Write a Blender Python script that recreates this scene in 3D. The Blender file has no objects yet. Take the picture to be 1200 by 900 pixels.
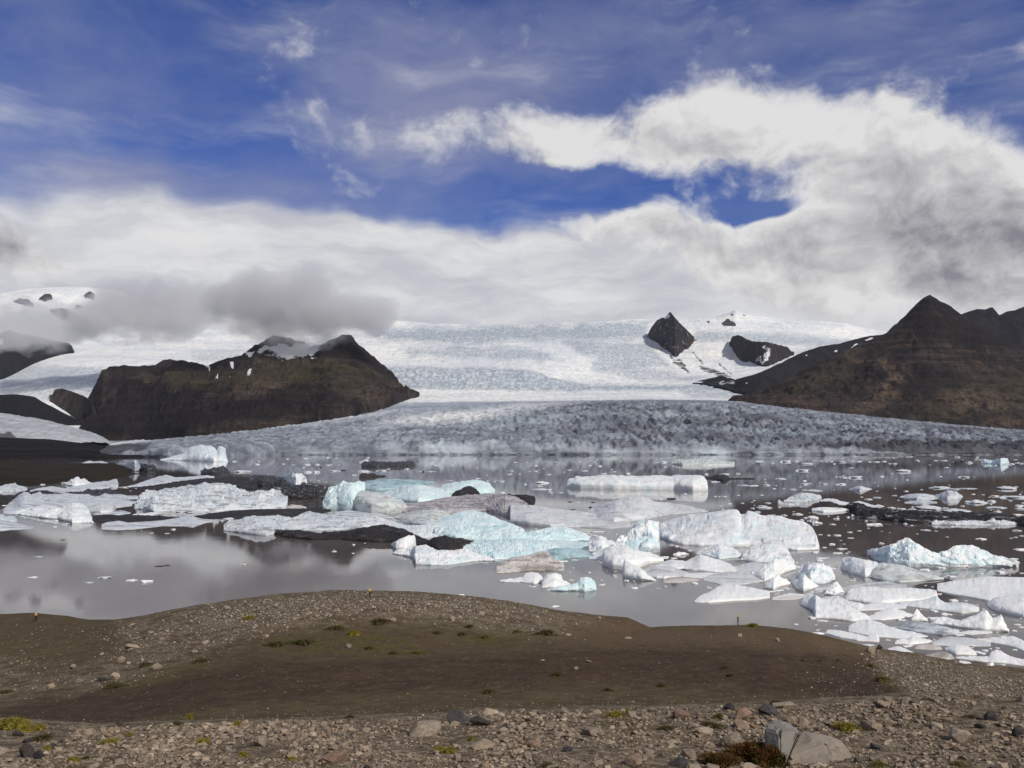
import bpy, bmesh, math, random
import numpy as np
from mathutils import Vector
from mathutils.bvhtree import BVHTree

# ------------------------------------------------------------------ camera, sun, sky, exposure
scene = bpy.context.scene
COL = scene.collection
F = 1039.2            # focal length in photo pixels (1200 wide)
HC = 25.0             # eye height above the lagoon
PITCH = math.atan((521.5 - 450.0) / F)
cam_d = bpy.data.cameras.new('camera'); cam = bpy.data.objects.new('camera', cam_d); COL.objects.link(cam)
cam.location = (0, 0, HC); cam.rotation_euler = (math.pi / 2 + PITCH, 0, 0)
cam_d.sensor_width = 36; cam_d.lens = 36 * F / 1200; cam_d.clip_start = 0.3; cam_d.clip_end = 90000
scene.camera = cam
scene.view_settings.view_transform = 'Standard'; scene.view_settings.look = 'None'
scene.view_settings.exposure = 0.0; scene.view_settings.gamma = 1.0; scene.view_settings.use_curve_mapping = False

SUN_EL = math.radians(38); SUN_AZ = math.radians(138)      # azimuth clockwise from the view direction (+Y): behind, to the right
sun_dir = Vector((math.sin(SUN_AZ) * math.cos(SUN_EL), math.cos(SUN_AZ) * math.cos(SUN_EL), math.sin(SUN_EL)))
sd = bpy.data.lights.new('sun', 'SUN'); sd.energy = 3.2; sd.angle = math.radians(0.6); sd.color = (1.0, 0.93, 0.82)
sun = bpy.data.objects.new('sun', sd); COL.objects.link(sun)
sun.rotation_euler = (-sun_dir).to_track_quat('-Z', 'Y').to_euler(); sun.location = (200, -300, 400)

CT, ST = math.cos(PITCH), math.sin(PITCH)
def ray(px, py):
    dx = (np.asarray(px, float) - 600) / F; dy = (450 - np.asarray(py, float)) / F
    return dx, CT - dy * ST, ST + dy * CT
def at(px, py, Y):
    dx, dyy, dz = ray(px, py); t = Y / dyy
    return dx * t, dyy * t, HC + dz * t
def on_water(py):                     # forward distance at which a pixel row meets the water
    dx, dyy, dz = ray(600, py); dz = np.minimum(dz, -0.0035)
    return -HC / dz * dyy
def azel(px, py):
    x, y, z = ray(px, py); n = math.sqrt(x * x + y * y + z * z)
    return math.degrees(math.atan2(x, y)), math.degrees(math.asin(z / n))

# ---- node helpers
class NT:
    def __init__(s, tree): s.t = tree; s.n = tree.nodes; s.l = tree.links
    def put(s, sock, v):
        if isinstance(v, bpy.types.NodeSocket): s.l.new(v, sock)
        elif v is not None: sock.default_value = v
    def math(s, op, a, b=None, c=None, clamp=False):
        n = s.n.new('ShaderNodeMath'); n.operation = op; n.use_clamp = clamp
        s.put(n.inputs[0], a); s.put(n.inputs[1], b); s.put(n.inputs[2], c); return n.outputs[0]
    def vmath(s, op, a, b=None, scale=None):
        n = s.n.new('ShaderNodeVectorMath'); n.operation = op
        s.put(n.inputs[0], a)
        if b is not None: s.put(n.inputs[1], b)
        if scale is not None: s.put(n.inputs['Scale'], scale)
        return n.outputs['Value'] if op in ('LENGTH', 'DOT_PRODUCT', 'DISTANCE') else n.outputs[0]
    def noise(s, vec, scale, detail=4, rough=0.55, dist=0.0):
        n = s.n.new('ShaderNodeTexNoise'); s.put(n.inputs['Vector'], vec); n.inputs['Scale'].default_value = scale
        n.inputs['Detail'].default_value = detail; n.inputs['Roughness'].default_value = rough; n.inputs['Distortion'].default_value = dist
        return n.outputs['Fac']
    def voro(s, vec, scale, feature='F1', out='Distance', rnd=1.0):
        n = s.n.new('ShaderNodeTexVoronoi'); n.feature = feature; s.put(n.inputs['Vector'], vec); n.inputs['Scale'].default_value = scale
        n.inputs['Randomness'].default_value = rnd
        return n.outputs[out]
    def ramp(s, v, a, b, c=0.0, d=1.0, smooth=True):
        n = s.n.new('ShaderNodeMapRange'); n.interpolation_type = 'SMOOTHSTEP' if smooth else 'LINEAR'
        s.put(n.inputs[0], v); n.inputs[1].default_value = a; n.inputs[2].default_value = b
        n.inputs[3].default_value = c; n.inputs[4].default_value = d; return n.outputs[0]
    def mix(s, f, a, b, blend='MIX'):
        n = s.n.new('ShaderNodeMix'); n.data_type = 'RGBA'; n.blend_type = blend
        s.put(n.inputs[0], f)
        for k, v in ((6, a), (7, b)):
            if isinstance(v, (tuple, list)) and len(v) == 3: v = (*v, 1)
            s.put(n.inputs[k], v)
        return n.outputs[2]
    def mapping(s, vec, loc=(0, 0, 0), rot=(0, 0, 0), scale=(1, 1, 1), kind='POINT'):
        n = s.n.new('ShaderNodeMapping'); n.vector_type = kind; s.put(n.inputs[0], vec)
        n.inputs[1].default_value = loc; n.inputs[2].default_value = rot; n.inputs[3].default_value = scale; return n.outputs[0]
    def coord(s, which): return s.n.new('ShaderNodeTexCoord').outputs[which]
    def attr(s, name):
        n = s.n.new('ShaderNodeAttribute'); n.attribute_name = name; return n.outputs['Fac']
    def bump(s, h, strength, dist):
        n = s.n.new('ShaderNodeBump'); s.put(n.inputs['Height'], h); n.inputs['Strength'].default_value = strength
        n.inputs['Distance'].default_value = dist; return n.outputs[0]

# ---- world: Nishita sky with a cloud deck laid out by azimuth and elevation
world = bpy.data.worlds.new('World'); scene.world = world; world.use_nodes = True
W = NT(world.node_tree); W.n.clear()
sky = W.n.new('ShaderNodeTexSky'); sky.sky_type = 'NISHITA'; sky.sun_disc = False
sky.sun_elevation = SUN_EL; sky.sun_rotation = SUN_AZ; sky.altitude = 100; sky.air_density = 1.0; sky.dust_density = 0.4; sky.ozone_density = 3.0
G = W.coord('Generated')
sp = W.n.new('ShaderNodeSeparateXYZ'); W.l.new(G, sp.inputs[0])
az = W.math('MULTIPLY', W.math('ARCTAN2', sp.outputs[0], sp.outputs[1]), 57.2958)
el = W.math('MULTIPLY', W.math('ARCSINE', W.math('MINIMUM', W.math('MAXIMUM', sp.outputs[2], -1.0), 1.0)), 57.2958)
cmb = W.n.new('ShaderNodeCombineXYZ'); W.l.new(az, cmb.inputs[0]); W.l.new(el, cmb.inputs[1])
P0 = cmb.outputs[0]
def warp(P, scale, amp, detail=3):
    n = W.n.new('ShaderNodeTexNoise'); W.l.new(P, n.inputs['Vector']); n.inputs['Scale'].default_value = scale; n.inputs['Detail'].default_value = detail
    o = W.vmath('SUBTRACT', n.outputs['Color'], (0.5, 0.5, 0.5))
    return W.vmath('ADD', P, W.vmath('MULTIPLY', o, (amp, amp * 0.7, 0)))
PW = warp(P0, 0.12, 5.0); PW2 = warp(PW, 0.45, 1.6, 5)
DEG = 57.2958 / F
def blob(P, px, py, rx, ry, w=1.0, rot=0.0, inner=0.0):
    a, e = azel(px, py)
    m = W.mapping(P, (a, e, 0), (0, 0, math.radians(rot)), (rx * DEG, ry * DEG, 1), 'TEXTURE')
    return W.ramp(W.vmath('LENGTH', m), 1.0, inner, 0.0, w)
def total(P, lst):
    r = None
    for b in lst:
        v = blob(P, *b); r = v if r is None else W.math('ADD', r, v)
    return r
# cumulus bank: a broad field of blobs broken up by noise
def cu_noise(P): return W.noise(W.mapping(P, scale=(0.115, 0.15, 1)), 1.0, 10, 0.60)
cu_n = cu_noise(PW); cu_up = cu_noise(W.vmath('ADD', PW, (0.9, 1.5, 0)))
cu_n2 = W.noise(W.mapping(PW2, scale=(0.42, 0.5, 1)), 1.0, 7, 0.62); cu_up2 = W.noise(W.mapping(W.vmath('ADD', PW2, (0.3, 0.5, 0)), scale=(0.42, 0.5, 1)), 1.0, 7, 0.62)
cu_e = total(PW2, [(860, 135, 130, 80, .75), (1005, 150, 150, 85, .8), (1120, 225, 170, 100, .85), (1215, 280, 170, 100, .9), (1000, 240, 210, 90, .8), (1070, 320, 280, 95, .95),
                   (740, 165, 200, 70, .6), (600, 160, 220, 60, .42), (900, 290, 200, 60, .6), (760, 265, 170, 45, .55), (690, 258, 110, 28, .4), (850, 310, 190, 60, .55), (1260, 330, 170, 120, .9), (470, 150, 200, 50, .2),
                   (-20, 275, 110, 50, .7), (40, 300, 110, 30, .4)])
hole = total(PW2, [(645, 222, 150, 36, .75), (885, 243, 85, 24, .75), (535, 225, 110, 30, .5)])
cu_f = W.math('SUBTRACT', W.math('ADD', cu_e, W.math('MULTIPLY', W.math('SUBTRACT', cu_n, 0.5), 1.9)), hole)
cu_f = W.math('ADD', cu_f, W.math('MULTIPLY', W.math('SUBTRACT', cu_n2, 0.5), 0.75))
cum = W.ramp(cu_f, 0.14, 0.70, 0.0, 0.97)
# thin high veil
veil_n = W.noise(W.mapping(PW, scale=(0.06, 0.15, 1), rot=(0, 0, 0.3)), 1.0, 9, 0.64)
veil_e = total(PW2, [(130, 110, 240, 70, .32), (230, 198, 260, 40, .55), (90, 195, 170, 40, .4), (560, 130, 260, 130, .5), (700, 60, 320, 110, .45), (330, 240, 330, 50, .6), (480, 70, 240, 90, .3), (1130, 60, 190, 110, .42),
                     (1000, 30, 240, 70, .3), (150, 255, 280, 50, .6), (430, 150, 220, 90, .35), (60, 40, 260, 90, .25), (300, 40, 260, 80, .2)])
veil_e = W.math('ADD', veil_e, W.math('MULTIPLY', cu_e, 0.35))
veil = W.ramp(W.math('ADD', veil_e, W.math('MULTIPLY', W.math('SUBTRACT', veil_n, 0.5), 1.9)), -0.06, 1.12, 0.0, 0.80, False)
# pale stratus band above the ice cap
st_n = W.noise(W.mapping(PW, scale=(0.05, 0.20, 1)), 1.0, 8, 0.6)
st_e = total(PW2, [(200, 310, 500, 95, .85, 0, .35), (620, 350, 580, 115, 1.1, 0, .45), (330, 275, 360, 55, .4, -4), (120, 380, 600, 110, 1.2, 0, .5), (900, 380, 500, 100, 1.2, 0, .5), (640, 290, 200, 30, .35)])
st_e = W.math('ADD', st_e, W.ramp(el, 4.0, 10.5, 0.9, 0.0))
strat = W.ramp(W.math('ADD', st_e, W.math('MULTIPLY', W.math('SUBTRACT', st_n, 0.5), 3.0)), -0.05, 1.25, 0.0, 0.97)
core = W.ramp(cu_f, 0.45, 1.5, 0.0, 1.0)
dark = total(PW2, [(1090, 300, 250, 100, .34), (1010, 240, 170, 75, .2), (870, 195, 130, 50, .2), (1200, 300, 160, 90, .22), (1120, 335, 150, 50, .2), (960, 300, 140, 50, .15), (745, 345, 40, 45, .3), (-20, 280, 120, 55, .8), (760, 275, 100, 26, .2), (600, 185, 140, 30, .2)])
tone = W.math('ADD', W.math('MULTIPLY', core, 0.30), W.math('MULTIPLY', dark, 0.8))
tone = W.math('ADD', tone, W.math('MULTIPLY', W.math('SUBTRACT', cu_up, cu_n), 2.4))
tone = W.math('ADD', W.math('ADD', tone, 0.0), W.math('MULTIPLY', W.math('SUBTRACT', cu_up2, cu_n2), 0.9), clamp=True)
cu_col = W.mix(tone, (7.8, 7.7, 7.6), (2.3, 2.25, 2.55))
st_tone = W.ramp(W.noise(W.mapping(PW2, scale=(0.08, 0.30, 1)), 1.0, 6, 0.62), 0.36, 0.66)
st_col = W.mix(st_tone, (5.4, 5.5, 5.9), (7.9, 7.9, 7.8))
veil_col = W.mix(veil_n, (1.3, 1.5, 3.0), (4.2, 4.3, 5.4))
blue = W.mix(1.0, sky.outputs[0], (0.25, 0.39, 0.80), 'MULTIPLY')
c1 = W.mix(veil, blue, veil_col)
c2 = W.mix(strat, c1, st_col)
c3 = W.mix(cum, c2, cu_col)
# unseen broken overcast overhead and behind the viewer, added to neutralise the blue skylight
ov_n = W.noise(G, 2.6, 7, 0.6)
ov = W.math('MULTIPLY', W.ramp(ov_n, 0.36, 0.58), W.math('MAXIMUM', W.ramp(el, 30.0, 44.0), W.ramp(sp.outputs[1], 0.35, -0.1)))
c3 = W.mix(W.math('MULTIPLY', ov, 0.9), c3, W.mix(ov_n, (5.0, 5.0, 5.1), (3.2, 3.15, 3.2)))
bg = W.n.new('ShaderNodeBackground'); W.l.new(c3, bg.inputs[0]); bg.inputs[1].default_value = 0.1
wo = W.n.new('ShaderNodeOutputWorld'); W.l.new(bg.outputs[0], wo.inputs[0])

# ------------------------------------------------------------------ numpy noise
def _h(ix, iy, iz, seed):
    n = (ix.astype(np.uint32) * np.uint32(374761393) + iy.astype(np.uint32) * np.uint32(668265263) + iz.astype(np.uint32) * np.uint32(2147483647) + np.uint32(seed * 1274126177 & 0xffffffff))
    n = (n ^ (n >> np.uint32(13))) * np.uint32(1274126177); n = n ^ (n >> np.uint32(16))
    n = n * np.uint32(2246822519); n = n ^ (n >> np.uint32(15))
    return (n & np.uint32(0xffffff)).astype(np.float64) / float(0xffffff)
def vnoise(x, y, z, seed=0):
    x, y, z = np.broadcast_arrays(np.asarray(x, float), np.asarray(y, float), np.asarray(z, float))
    fx, fy, fz = np.floor(x), np.floor(y), np.floor(z); ix, iy, iz = fx.astype(np.int64), fy.astype(np.int64), fz.astype(np.int64)
    u, v, w = x - fx, y - fy, z - fz
    u, v, w = [t * t * t * (t * (t * 6 - 15) + 10) for t in (u, v, w)]
    r = 0
    for a in (0, 1):
        for b in (0, 1):
            for c in (0, 1):
                r = r + _h(ix + a, iy + b, iz + c, seed) * (u if a else 1 - u) * (v if b else 1 - v) * (w if c else 1 - w)
    return r * 2 - 1
def fbm(x, y, z=0.0, oct=5, seed=0, gain=0.5, ridged=False):
    s, a, t = 0, 1.0, 0
    for k in range(oct):
        n = vnoise(x, y, z, seed + k * 17)
        if ridged: n = 1 - 2 * np.abs(n)
        s = s + a * n; t += a; a *= gain
        x = x * 2.03 + 13.7; y = y * 2.03 - 7.1; z = z * 2.03 + 3.3
    return s / t
def facet(x, y, z, seed=0):           # piecewise planar crags: every cell of a jittered lattice has its own tilt
    x, y, z = np.broadcast_arrays(np.asarray(x, float), np.asarray(y, float), np.asarray(z, float))
    bx, by, bz = [np.floor(t).astype(np.int64) for t in (x, y, z)]
    best = np.full(x.shape, 1e9); val = np.zeros(x.shape)
    for a in (-1, 0, 1):
        for b in (-1, 0, 1):
            for c in (-1, 0, 1):
                i, j, k = bx + a, by + b, bz + c
                dx = x - i - _h(i, j, k, seed); dy = y - j - _h(i, j, k, seed + 1); dz = z - k - _h(i, j, k, seed + 2)
                d = dx * dx + dy * dy + dz * dz
                g = (_h(i, j, k, seed + 3) * 2 - 1) * dx + (_h(i, j, k, seed + 4) * 2 - 1) * dy + (_h(i, j, k, seed + 5) * 2 - 1) * dz + (_h(i, j, k, seed + 6) - .5) * .5
                m = d < best; best = np.where(m, d, best); val = np.where(m, g, val)
    return val
def sstep(a, b, x):
    t = np.clip((x - a) / (b - a), 0, 1); return t * t * (3 - 2 * t)
def in_poly(poly, x, y):
    r = np.zeros(x.shape, bool); n = len(poly)
    for i in range(n):
        x1, y1 = poly[i]; x2, y2 = poly[(i + 1) % n]
        if y1 == y2: continue
        c = ((y1 > y) != (y2 > y)) & (x < (x2 - x1) * (y - y1) / (y2 - y1) + x1); r ^= c
    return r
def curve(pts, x):
    p = np.array(pts, float); return np.interp(x, p[:, 0], p[:, 1])

# ------------------------------------------------------------------ mesh + tagging helpers
def new_obj(name, verts, faces, mat=None, smooth=False, parent=None, attrs=None, origin=None):
    V = np.asarray(verts, np.float64).reshape(-1, 3)
    if origin is not None: V = V - np.asarray(origin, float)
    me = bpy.data.meshes.new(name)
    if isinstance(faces, np.ndarray):
        k = faces.shape[1]; nf = len(faces)
        me.vertices.add(len(V)); me.vertices.foreach_set('co', V.astype(np.float32).ravel())
        me.loops.add(nf * k); me.loops.foreach_set('vertex_index', faces.astype(np.int32).ravel())
        me.polygons.add(nf); me.polygons.foreach_set('loop_start', np.arange(0, nf * k, k, dtype=np.int32))
        me.polygons.foreach_set('use_smooth', np.full(nf, smooth, bool))
        me.update(calc_edges=True)
    else:
        me.from_pydata(V.tolist(), [], faces)
        me.polygons.foreach_set('use_smooth', np.full(len(me.polygons), smooth, bool)); me.update()
    for k, v in (attrs or {}).items():
        a = me.attributes.new(k, 'FLOAT', 'POINT'); a.data.foreach_set('value', np.asarray(v, np.float32).ravel())
    if mat: me.materials.append(mat)
    o = bpy.data.objects.new(name, me); COL.objects.link(o)
    if origin is not None: o.location = [float(t) for t in origin]
    if parent: o.parent = parent
    return o
def tag(o, label=None, cat=None, group=None, kind=None):
    if label: o['label'] = label
    if cat: o['category'] = cat
    if group: o['group'] = group
    if kind: o['kind'] = kind
    return o
def grid_faces(nv, nu):
    i = np.arange(nv - 1)[:, None] * nu + np.arange(nu - 1)[None, :]
    return np.stack([i, i + 1, i + nu + 1, i + nu], -1).reshape(-1, 4)
def pchip(R, nseg):                   # R: rows x cols x 3 -> smooth rows, monotone between the given rows
    d = np.diff(R, axis=0); m = np.zeros_like(R)
    a, b = d[:-1], d[1:]; same = (a * b) > 0
    with np.errstate(divide='ignore', invalid='ignore'):
        m[1:-1] = np.where(same, 2 * a * b / (a + b), 0)
    m[0] = d[0]; m[-1] = d[-1]; out = []
    for k in range(len(R) - 1):
        for t in np.linspace(0, 1, nseg[k], endpoint=False):
            t2, t3 = t * t, t * t * t
            out.append((2 * t3 - 3 * t2 + 1) * R[k] + (t3 - 2 * t2 + t) * m[k] + (-2 * t3 + 3 * t2) * R[k + 1] + (t3 - t2) * m[k + 1])
    out.append(R[-1]); return np.array(out)
def val(v, px): return curve(v, px) if isinstance(v, (list, tuple)) else np.full(px.shape, float(v))
def loft_rows(rows, px):              # a row: (py curve, forward distance curve) or ('z', height, forward distance)
    R = []
    for r in rows:
        if r[0] == 'z':
            Y = val(r[2], px); z = val(r[1], px); R.append(np.stack([Y * (px - 600) / F, Y, z], -1))
        else:
            x, y, z = at(px, val(r[0], px), val(r[1], px)); R.append(np.stack([x, y, z], -1))
    return np.array(R)
def to_px(x, y, z):                   # where a point of the land lies in the survey picture, used to map ground cover from it
    f = y * CT + (z - HC) * ST; u = -y * ST + (z - HC) * CT
    return 600 + F * x / f, 450 - F * u / f

def material(name, rough=0.9, spec=0.2):
    m = bpy.data.materials.new(name); m.use_nodes = True; n = NT(m.node_tree)
    b = m.node_tree.nodes['Principled BSDF']; b.inputs['Roughness'].default_value = rough; b.inputs['Specular IOR Level'].default_value = spec
    return m, n, b
# ------------------------------------------------------------------ materials
def mat_rock(name, c_dark, c_mid, c_warm, c_green, strata=0.0, scale=1.0):
    m, n, b = material(name, 0.95, 0.1); P = n.coord('Object')
    n1 = n.noise(P, 0.004 * scale, 8, 0.65); n2 = n.noise(P, 0.02 * scale, 6, 0.7)
    gul = n.noise(n.mapping(P, scale=(1, 1, 0.25)), 0.016 * scale, 5, 0.6)
    c = n.mix(n.ramp(n1, 0.42, 0.6), c_dark, c_mid)
    c = n.mix(n.math('MULTIPLY', n.ramp(gul, 0.5, 0.66), 0.75), c, c_warm)
    if strata:
        s = n.noise(n.mapping(P, scale=(0.002, 0.002, 0.055)), 1.0, 4, 0.6, 0.4)
        c = n.mix(n.math('MULTIPLY', n.ramp(s, 0.45, 0.6), strata), c, tuple(t * 0.45 for t in c_mid))
    g = n.math('MULTIPLY', n.attr('grass'), n.ramp(n2, 0.35, 0.6))
    c = n.mix(g, c, c_green)
    c = n.mix(n.math('MULTIPLY', n.attr('dark'), 0.9), c, tuple(t * 0.7 for t in c_dark))
    c = n.mix(n.math('MULTIPLY', n.attr('warm'), n.ramp(n2, 0.38, 0.62)), c, tuple(t * 1.5 for t in c_warm))
    sn = n.ramp(n.math('ADD', n.attr('snow'), n.math('MULTIPLY', n.math('SUBTRACT', n2, 0.5), 1.3)), 0.42, 0.55)
    n3 = n.noise(P, 0.075 * scale, 5, 0.75); n4 = n.noise(n.mapping(P, scale=(1, 1, 2.2)), 0.19 * scale, 3, 0.7)
    dk = n.mix(n.ramp(n3, 0.40, 0.60, 0.75, 0.0), c, n.mix(1.0, c, (.42, .42, .46), 'MULTIPLY')); c = n.mix(n.ramp(n4, 0.54, 0.70, 0.0, 0.7), dk, n.mix(1.0, c, (1.9, 1.8, 1.7), 'MULTIPLY'))
    c = n.mix(sn, c, (0.78, 0.79, 0.82))
    n.put(b.inputs['Base Color'], c)
    n.put(b.inputs['Normal'], n.bump(n.math('ADD', n.math('ADD', n2, n.math('MULTIPLY', n3, 0.45)), n.math('MULTIPLY', gul, 0.7)), 1.0, 20.0 / scale))
    return m
M_MASSIF = mat_rock('massif_rock', (.028, .024, .028), (.066, .054, .048), (.100, .075, .058), (.082, .074, .033), 0.6)
M_PYRAMID = mat_rock('banded_rock', (.028, .024, .027), (.066, .053, .048), (.112, .080, .058), (.086, .074, .046), 0.85)
M_FAR = mat_rock('far_rock', (.020, .020, .028), (.032, .030, .036), (.045, .038, .036), (.04, .04, .03))
M_PEAK = mat_rock('peak_rock', (.034, .030, .036), (.055, .046, .046), (.12, .085, .07), (.05, .05, .03))
M_MORAINE = mat_rock('moraine', (.014, .013, .015), (.026, .023, .024), (.035, .029, .026), (.03, .03, .02))

def mat_glacier():
    m, n, b = material('glacier_ice', 0.75, 0.3); P = n.coord('Object')
    n1 = n.noise(n.mapping(P, scale=(.55, 1, 1)), 0.0022, 6, 0.6); n2 = n.noise(n.mapping(P, scale=(.45, 1, 1.3)), 0.02, 8, 0.7); n3 = n.noise(n.mapping(P, scale=(1, 0.35, 1)), 0.05, 5, 0.7)
    vor = n.voro(n.mapping(P, scale=(1, 0.5, 0.6)), 0.035)
    snow = n.mix(n.ramp(n1, 0.4, 0.62), (.70, .735, .765), (.87, .87, .845))
    snow = n.mix(n.math('MULTIPLY', n.ramp(n2, 0.50, 0.64), 0.6), snow, (.44, .53, .59))
    snow = n.mix(n.ramp(n3, 0.56, 0.68, 0.0, 0.5), snow, (.36, .41, .46))
    ice = n.mix(n.ramp(n2, 0.36, 0.64), (.135, .152, .19), (.36, .395, .45))
    ice = n.mix(n.math('MULTIPLY', n.ramp(n3, 0.5, 0.66), 0.75), ice, (.085, .092, .115))
    ice = n.mix(n.math('MULTIPLY', n.ramp(n1, 0.5, 0.66), 0.35), ice, (.40, .50, .55))
    c = n.mix(n.attr('snow'), ice, snow)
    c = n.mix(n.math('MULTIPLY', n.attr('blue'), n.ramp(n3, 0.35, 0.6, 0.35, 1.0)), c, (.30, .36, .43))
    c = n.mix(n.math('MULTIPLY', n.attr('pale'), n.ramp(n2, 0.3, 0.6, 0.4, 1.0)), c, (.50, .58, .62))
    d = n.math('ADD', n.attr('dirt'), n.math('MULTIPLY', n.math('SUBTRACT', n2, 0.5), 1.2))
    c = n.mix(n.ramp(d, 0.38, 0.78, 0.0, 0.85), c, (.045, .044, .052))
    r = n.ramp(n.math('ADD', n.attr('rock'), n.math('MULTIPLY', n.math('SUBTRACT', n2, 0.5), 0.7)), 0.42, 0.55)
    c = n.mix(r, c, (.055, .048, .052))
    n.put(b.inputs['Base Color'], c)
    n.put(b.inputs['Normal'], n.bump(n.math('ADD', n2, n.math('MULTIPLY', vor, 0.8)), 0.7, 9.0))
    return m
M_GLACIER = mat_glacier()

def mat_water():
    m, n, b = material('lagoon_water', 0.02, 0.5); b.inputs['IOR'].default_value = 1.333
    P = n.coord('Object')
    c = n.mix(n.ramp(n.noise(P, 0.006, 4), 0.35, 0.65), (.100, .086, .082), (.132, .117, .115))
    n.put(b.inputs['Base Color'], c)
    w = n.noise(n.mapping(P, scale=(1, 1, 1)), 1.6, 3, 0.55); w2 = n.noise(P, 0.12, 3, 0.5)
    n.put(b.inputs['Normal'], n.bump(n.math('ADD', n.math('MULTIPLY', w, 0.045), n.math('MULTIPLY', w2, 0.10)), 0.055, 1.0))
    return m
M_WATER = mat_water()

def mat_ice(name, base, tint, tint_amt, dirt, dirt_col, rough=0.55, relief=True):
    m, n, b = material(name, rough, 0.4); P = n.coord('Object')
    r = n.n.new('ShaderNodeObjectInfo').outputs['Random']
    Pr = n.vmath('ADD', P, n.vmath('SCALE', (37.0, 21.0, 11.0), scale=r))
    n1 = n.noise(Pr, 0.16, 5, 0.6); n2 = n.noise(Pr, 0.9, 6, 0.65); n3 = n.noise(n.mapping(Pr, scale=(0.22, 0.5, 1.6), rot=(0.0, 0.25, 0)), 0.55, 6, 0.65, 0.5)
    c = n.mix(n.math('MULTIPLY', n.ramp(n1, 0.42, 0.68), tint_amt), base, tint)
    c = n.mix(n.math('MULTIPLY', n.ramp(n2, 0.55, 0.75), 0.25), c, tuple(t * 0.8 for t in tint))
    d = n.math('MULTIPLY', n.ramp(n3, 0.62 - dirt * 0.42, 0.74 - dirt * 0.36), min(1.0, 0.35 + dirt))
    d = n.math('MULTIPLY', d, n.ramp(n2, 0.25, 0.5, 0.6, 1.0))
    c = n.mix(d, c, dirt_col)
    n.put(b.inputs['Base Color'], c)
    if relief and base[1] > .6: b.inputs['Subsurface Weight'].default_value = 0.30; b.inputs['Subsurface Radius'].default_value = (0.35, 0.95, 1.15); b.inputs['Subsurface Scale'].default_value = 0.9
    if relief: n.put(b.inputs['Normal'], n.bump(n.math('ADD', n.math('MULTIPLY', n2, 0.35), n.math('MULTIPLY', n1, 0.8)), 0.42, 1.0))
    return m
FLOE_ICE = {'W': mat_ice('white_floe', (.82, .84, .85), (.66, .77, .80), .4, .05, (.42, .38, .35), relief=False), 'C': mat_ice('clean_floe', (.88, .87, .85), (.76, .82, .84), .4, .02, (.5, .46, .42), relief=False),
            'L': mat_ice('cloud_shade_floe', (.68, .71, .74), (.48, .58, .63), .6, .15, (.2, .2, .21), relief=False), 'K': mat_ice('black_floe', (.018, .016, .017), (.035, .030, .030), .7, .1, (.17, .16, .16), relief=False)}  # L floe carries the left bergs' cloud shade in its colour
ICE = {
    'W': mat_ice('white_ice', (.84, .86, .865), (.58, .73, .78), .6, .20, (.50, .45, .41)),
    'H': mat_ice('hollow_blue_ice', (.84, .87, .875), (.44, .64, .70), .85, .06, (.42, .40, .38)),
    'C': mat_ice('clean_snow', (.875, .89, .88), (.72, .81, .83), .4, .02, (.5, .46, .42)),
    'L': mat_ice('cloud_shade_ice', (.66, .69, .72), (.46, .56, .61), .6, .30, (.10, .10, .11)),  # greyed white ice: cloud shade over the left bergs put into the colour
    'B': mat_ice('blue_ice', (.71, .84, .855), (.50, .71, .755), .75, .06, (.35, .36, .36)),
    'T': mat_ice('teal_ice', (.40, .55, .59), (.15, .27, .31), .9, .12, (.10, .14, .16)),
    'E': mat_ice('pale_ice', (.66, .70, .68), (.42, .50, .50), .6, .30, (.24, .22, .21)),
    'V': mat_ice('lavender_ice', (.675, .70, .715), (.52, .565, .60), .6, .25, (.26, .23, .23)),
    'G': mat_ice('grey_ice', (.50, .49, .50), (.33, .32, .34), .8, .42, (.15, .13, .135)),
    'P': mat_ice('silty_ice', (.66, .62, .575), (.52, .52, .51), .6, .38, (.22, .18, .15)),
    'S': mat_ice('ash_streaked_ice', (.55, .58, .57), (.34, .40, .40), .6, .85, (.020, .018, .020)),
    'Q': mat_ice('black_ice_with_white_scraps', (.010, .009, .010), (.018, .016, .017), .7, .20, (.60, .60, .61), rough=.8),
    'K': mat_ice('black_ash_ice', (.018, .016, .017), (.035, .030, .030), .7, .16, (.17, .16, .16), rough=.8),
}

# ------------------------------------------------------------------ the setting: water and lake bed
def plane(name, x0, x1, y0, y1, z, mat):
    o = new_obj(name, [(x0, y0, z), (x1, y0, z), (x1, y1, z), (x0, y1, z)], [(0, 1, 2, 3)], mat); return tag(o, kind='structure')
plane('lagoon_water', -9000, 9000, 60, 4200, 0.0, M_WATER)
plane('ground', -40000, 40000, -20000, 60000, -9.0, M_MORAINE)

# ------------------------------------------------------------------ glacier
def soft(poly, px, py, jit=3.0, seed=5, blur=0):
    jx = px + jit * fbm(px * .06, py * .12, 0.0, 3, seed); jy = py + jit * .7 * fbm(px * .06, py * .12, 4.0, 3, seed + 9)
    if not blur: return in_poly(poly, jx, jy).astype(float)
    s = 0
    for a in np.linspace(-1, 1, 5):
        for c in np.linspace(-1, 1, 3): s = s + in_poly(poly, jx + a * blur * 1.5, jy + c * blur)
    return s / 15.0

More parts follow.
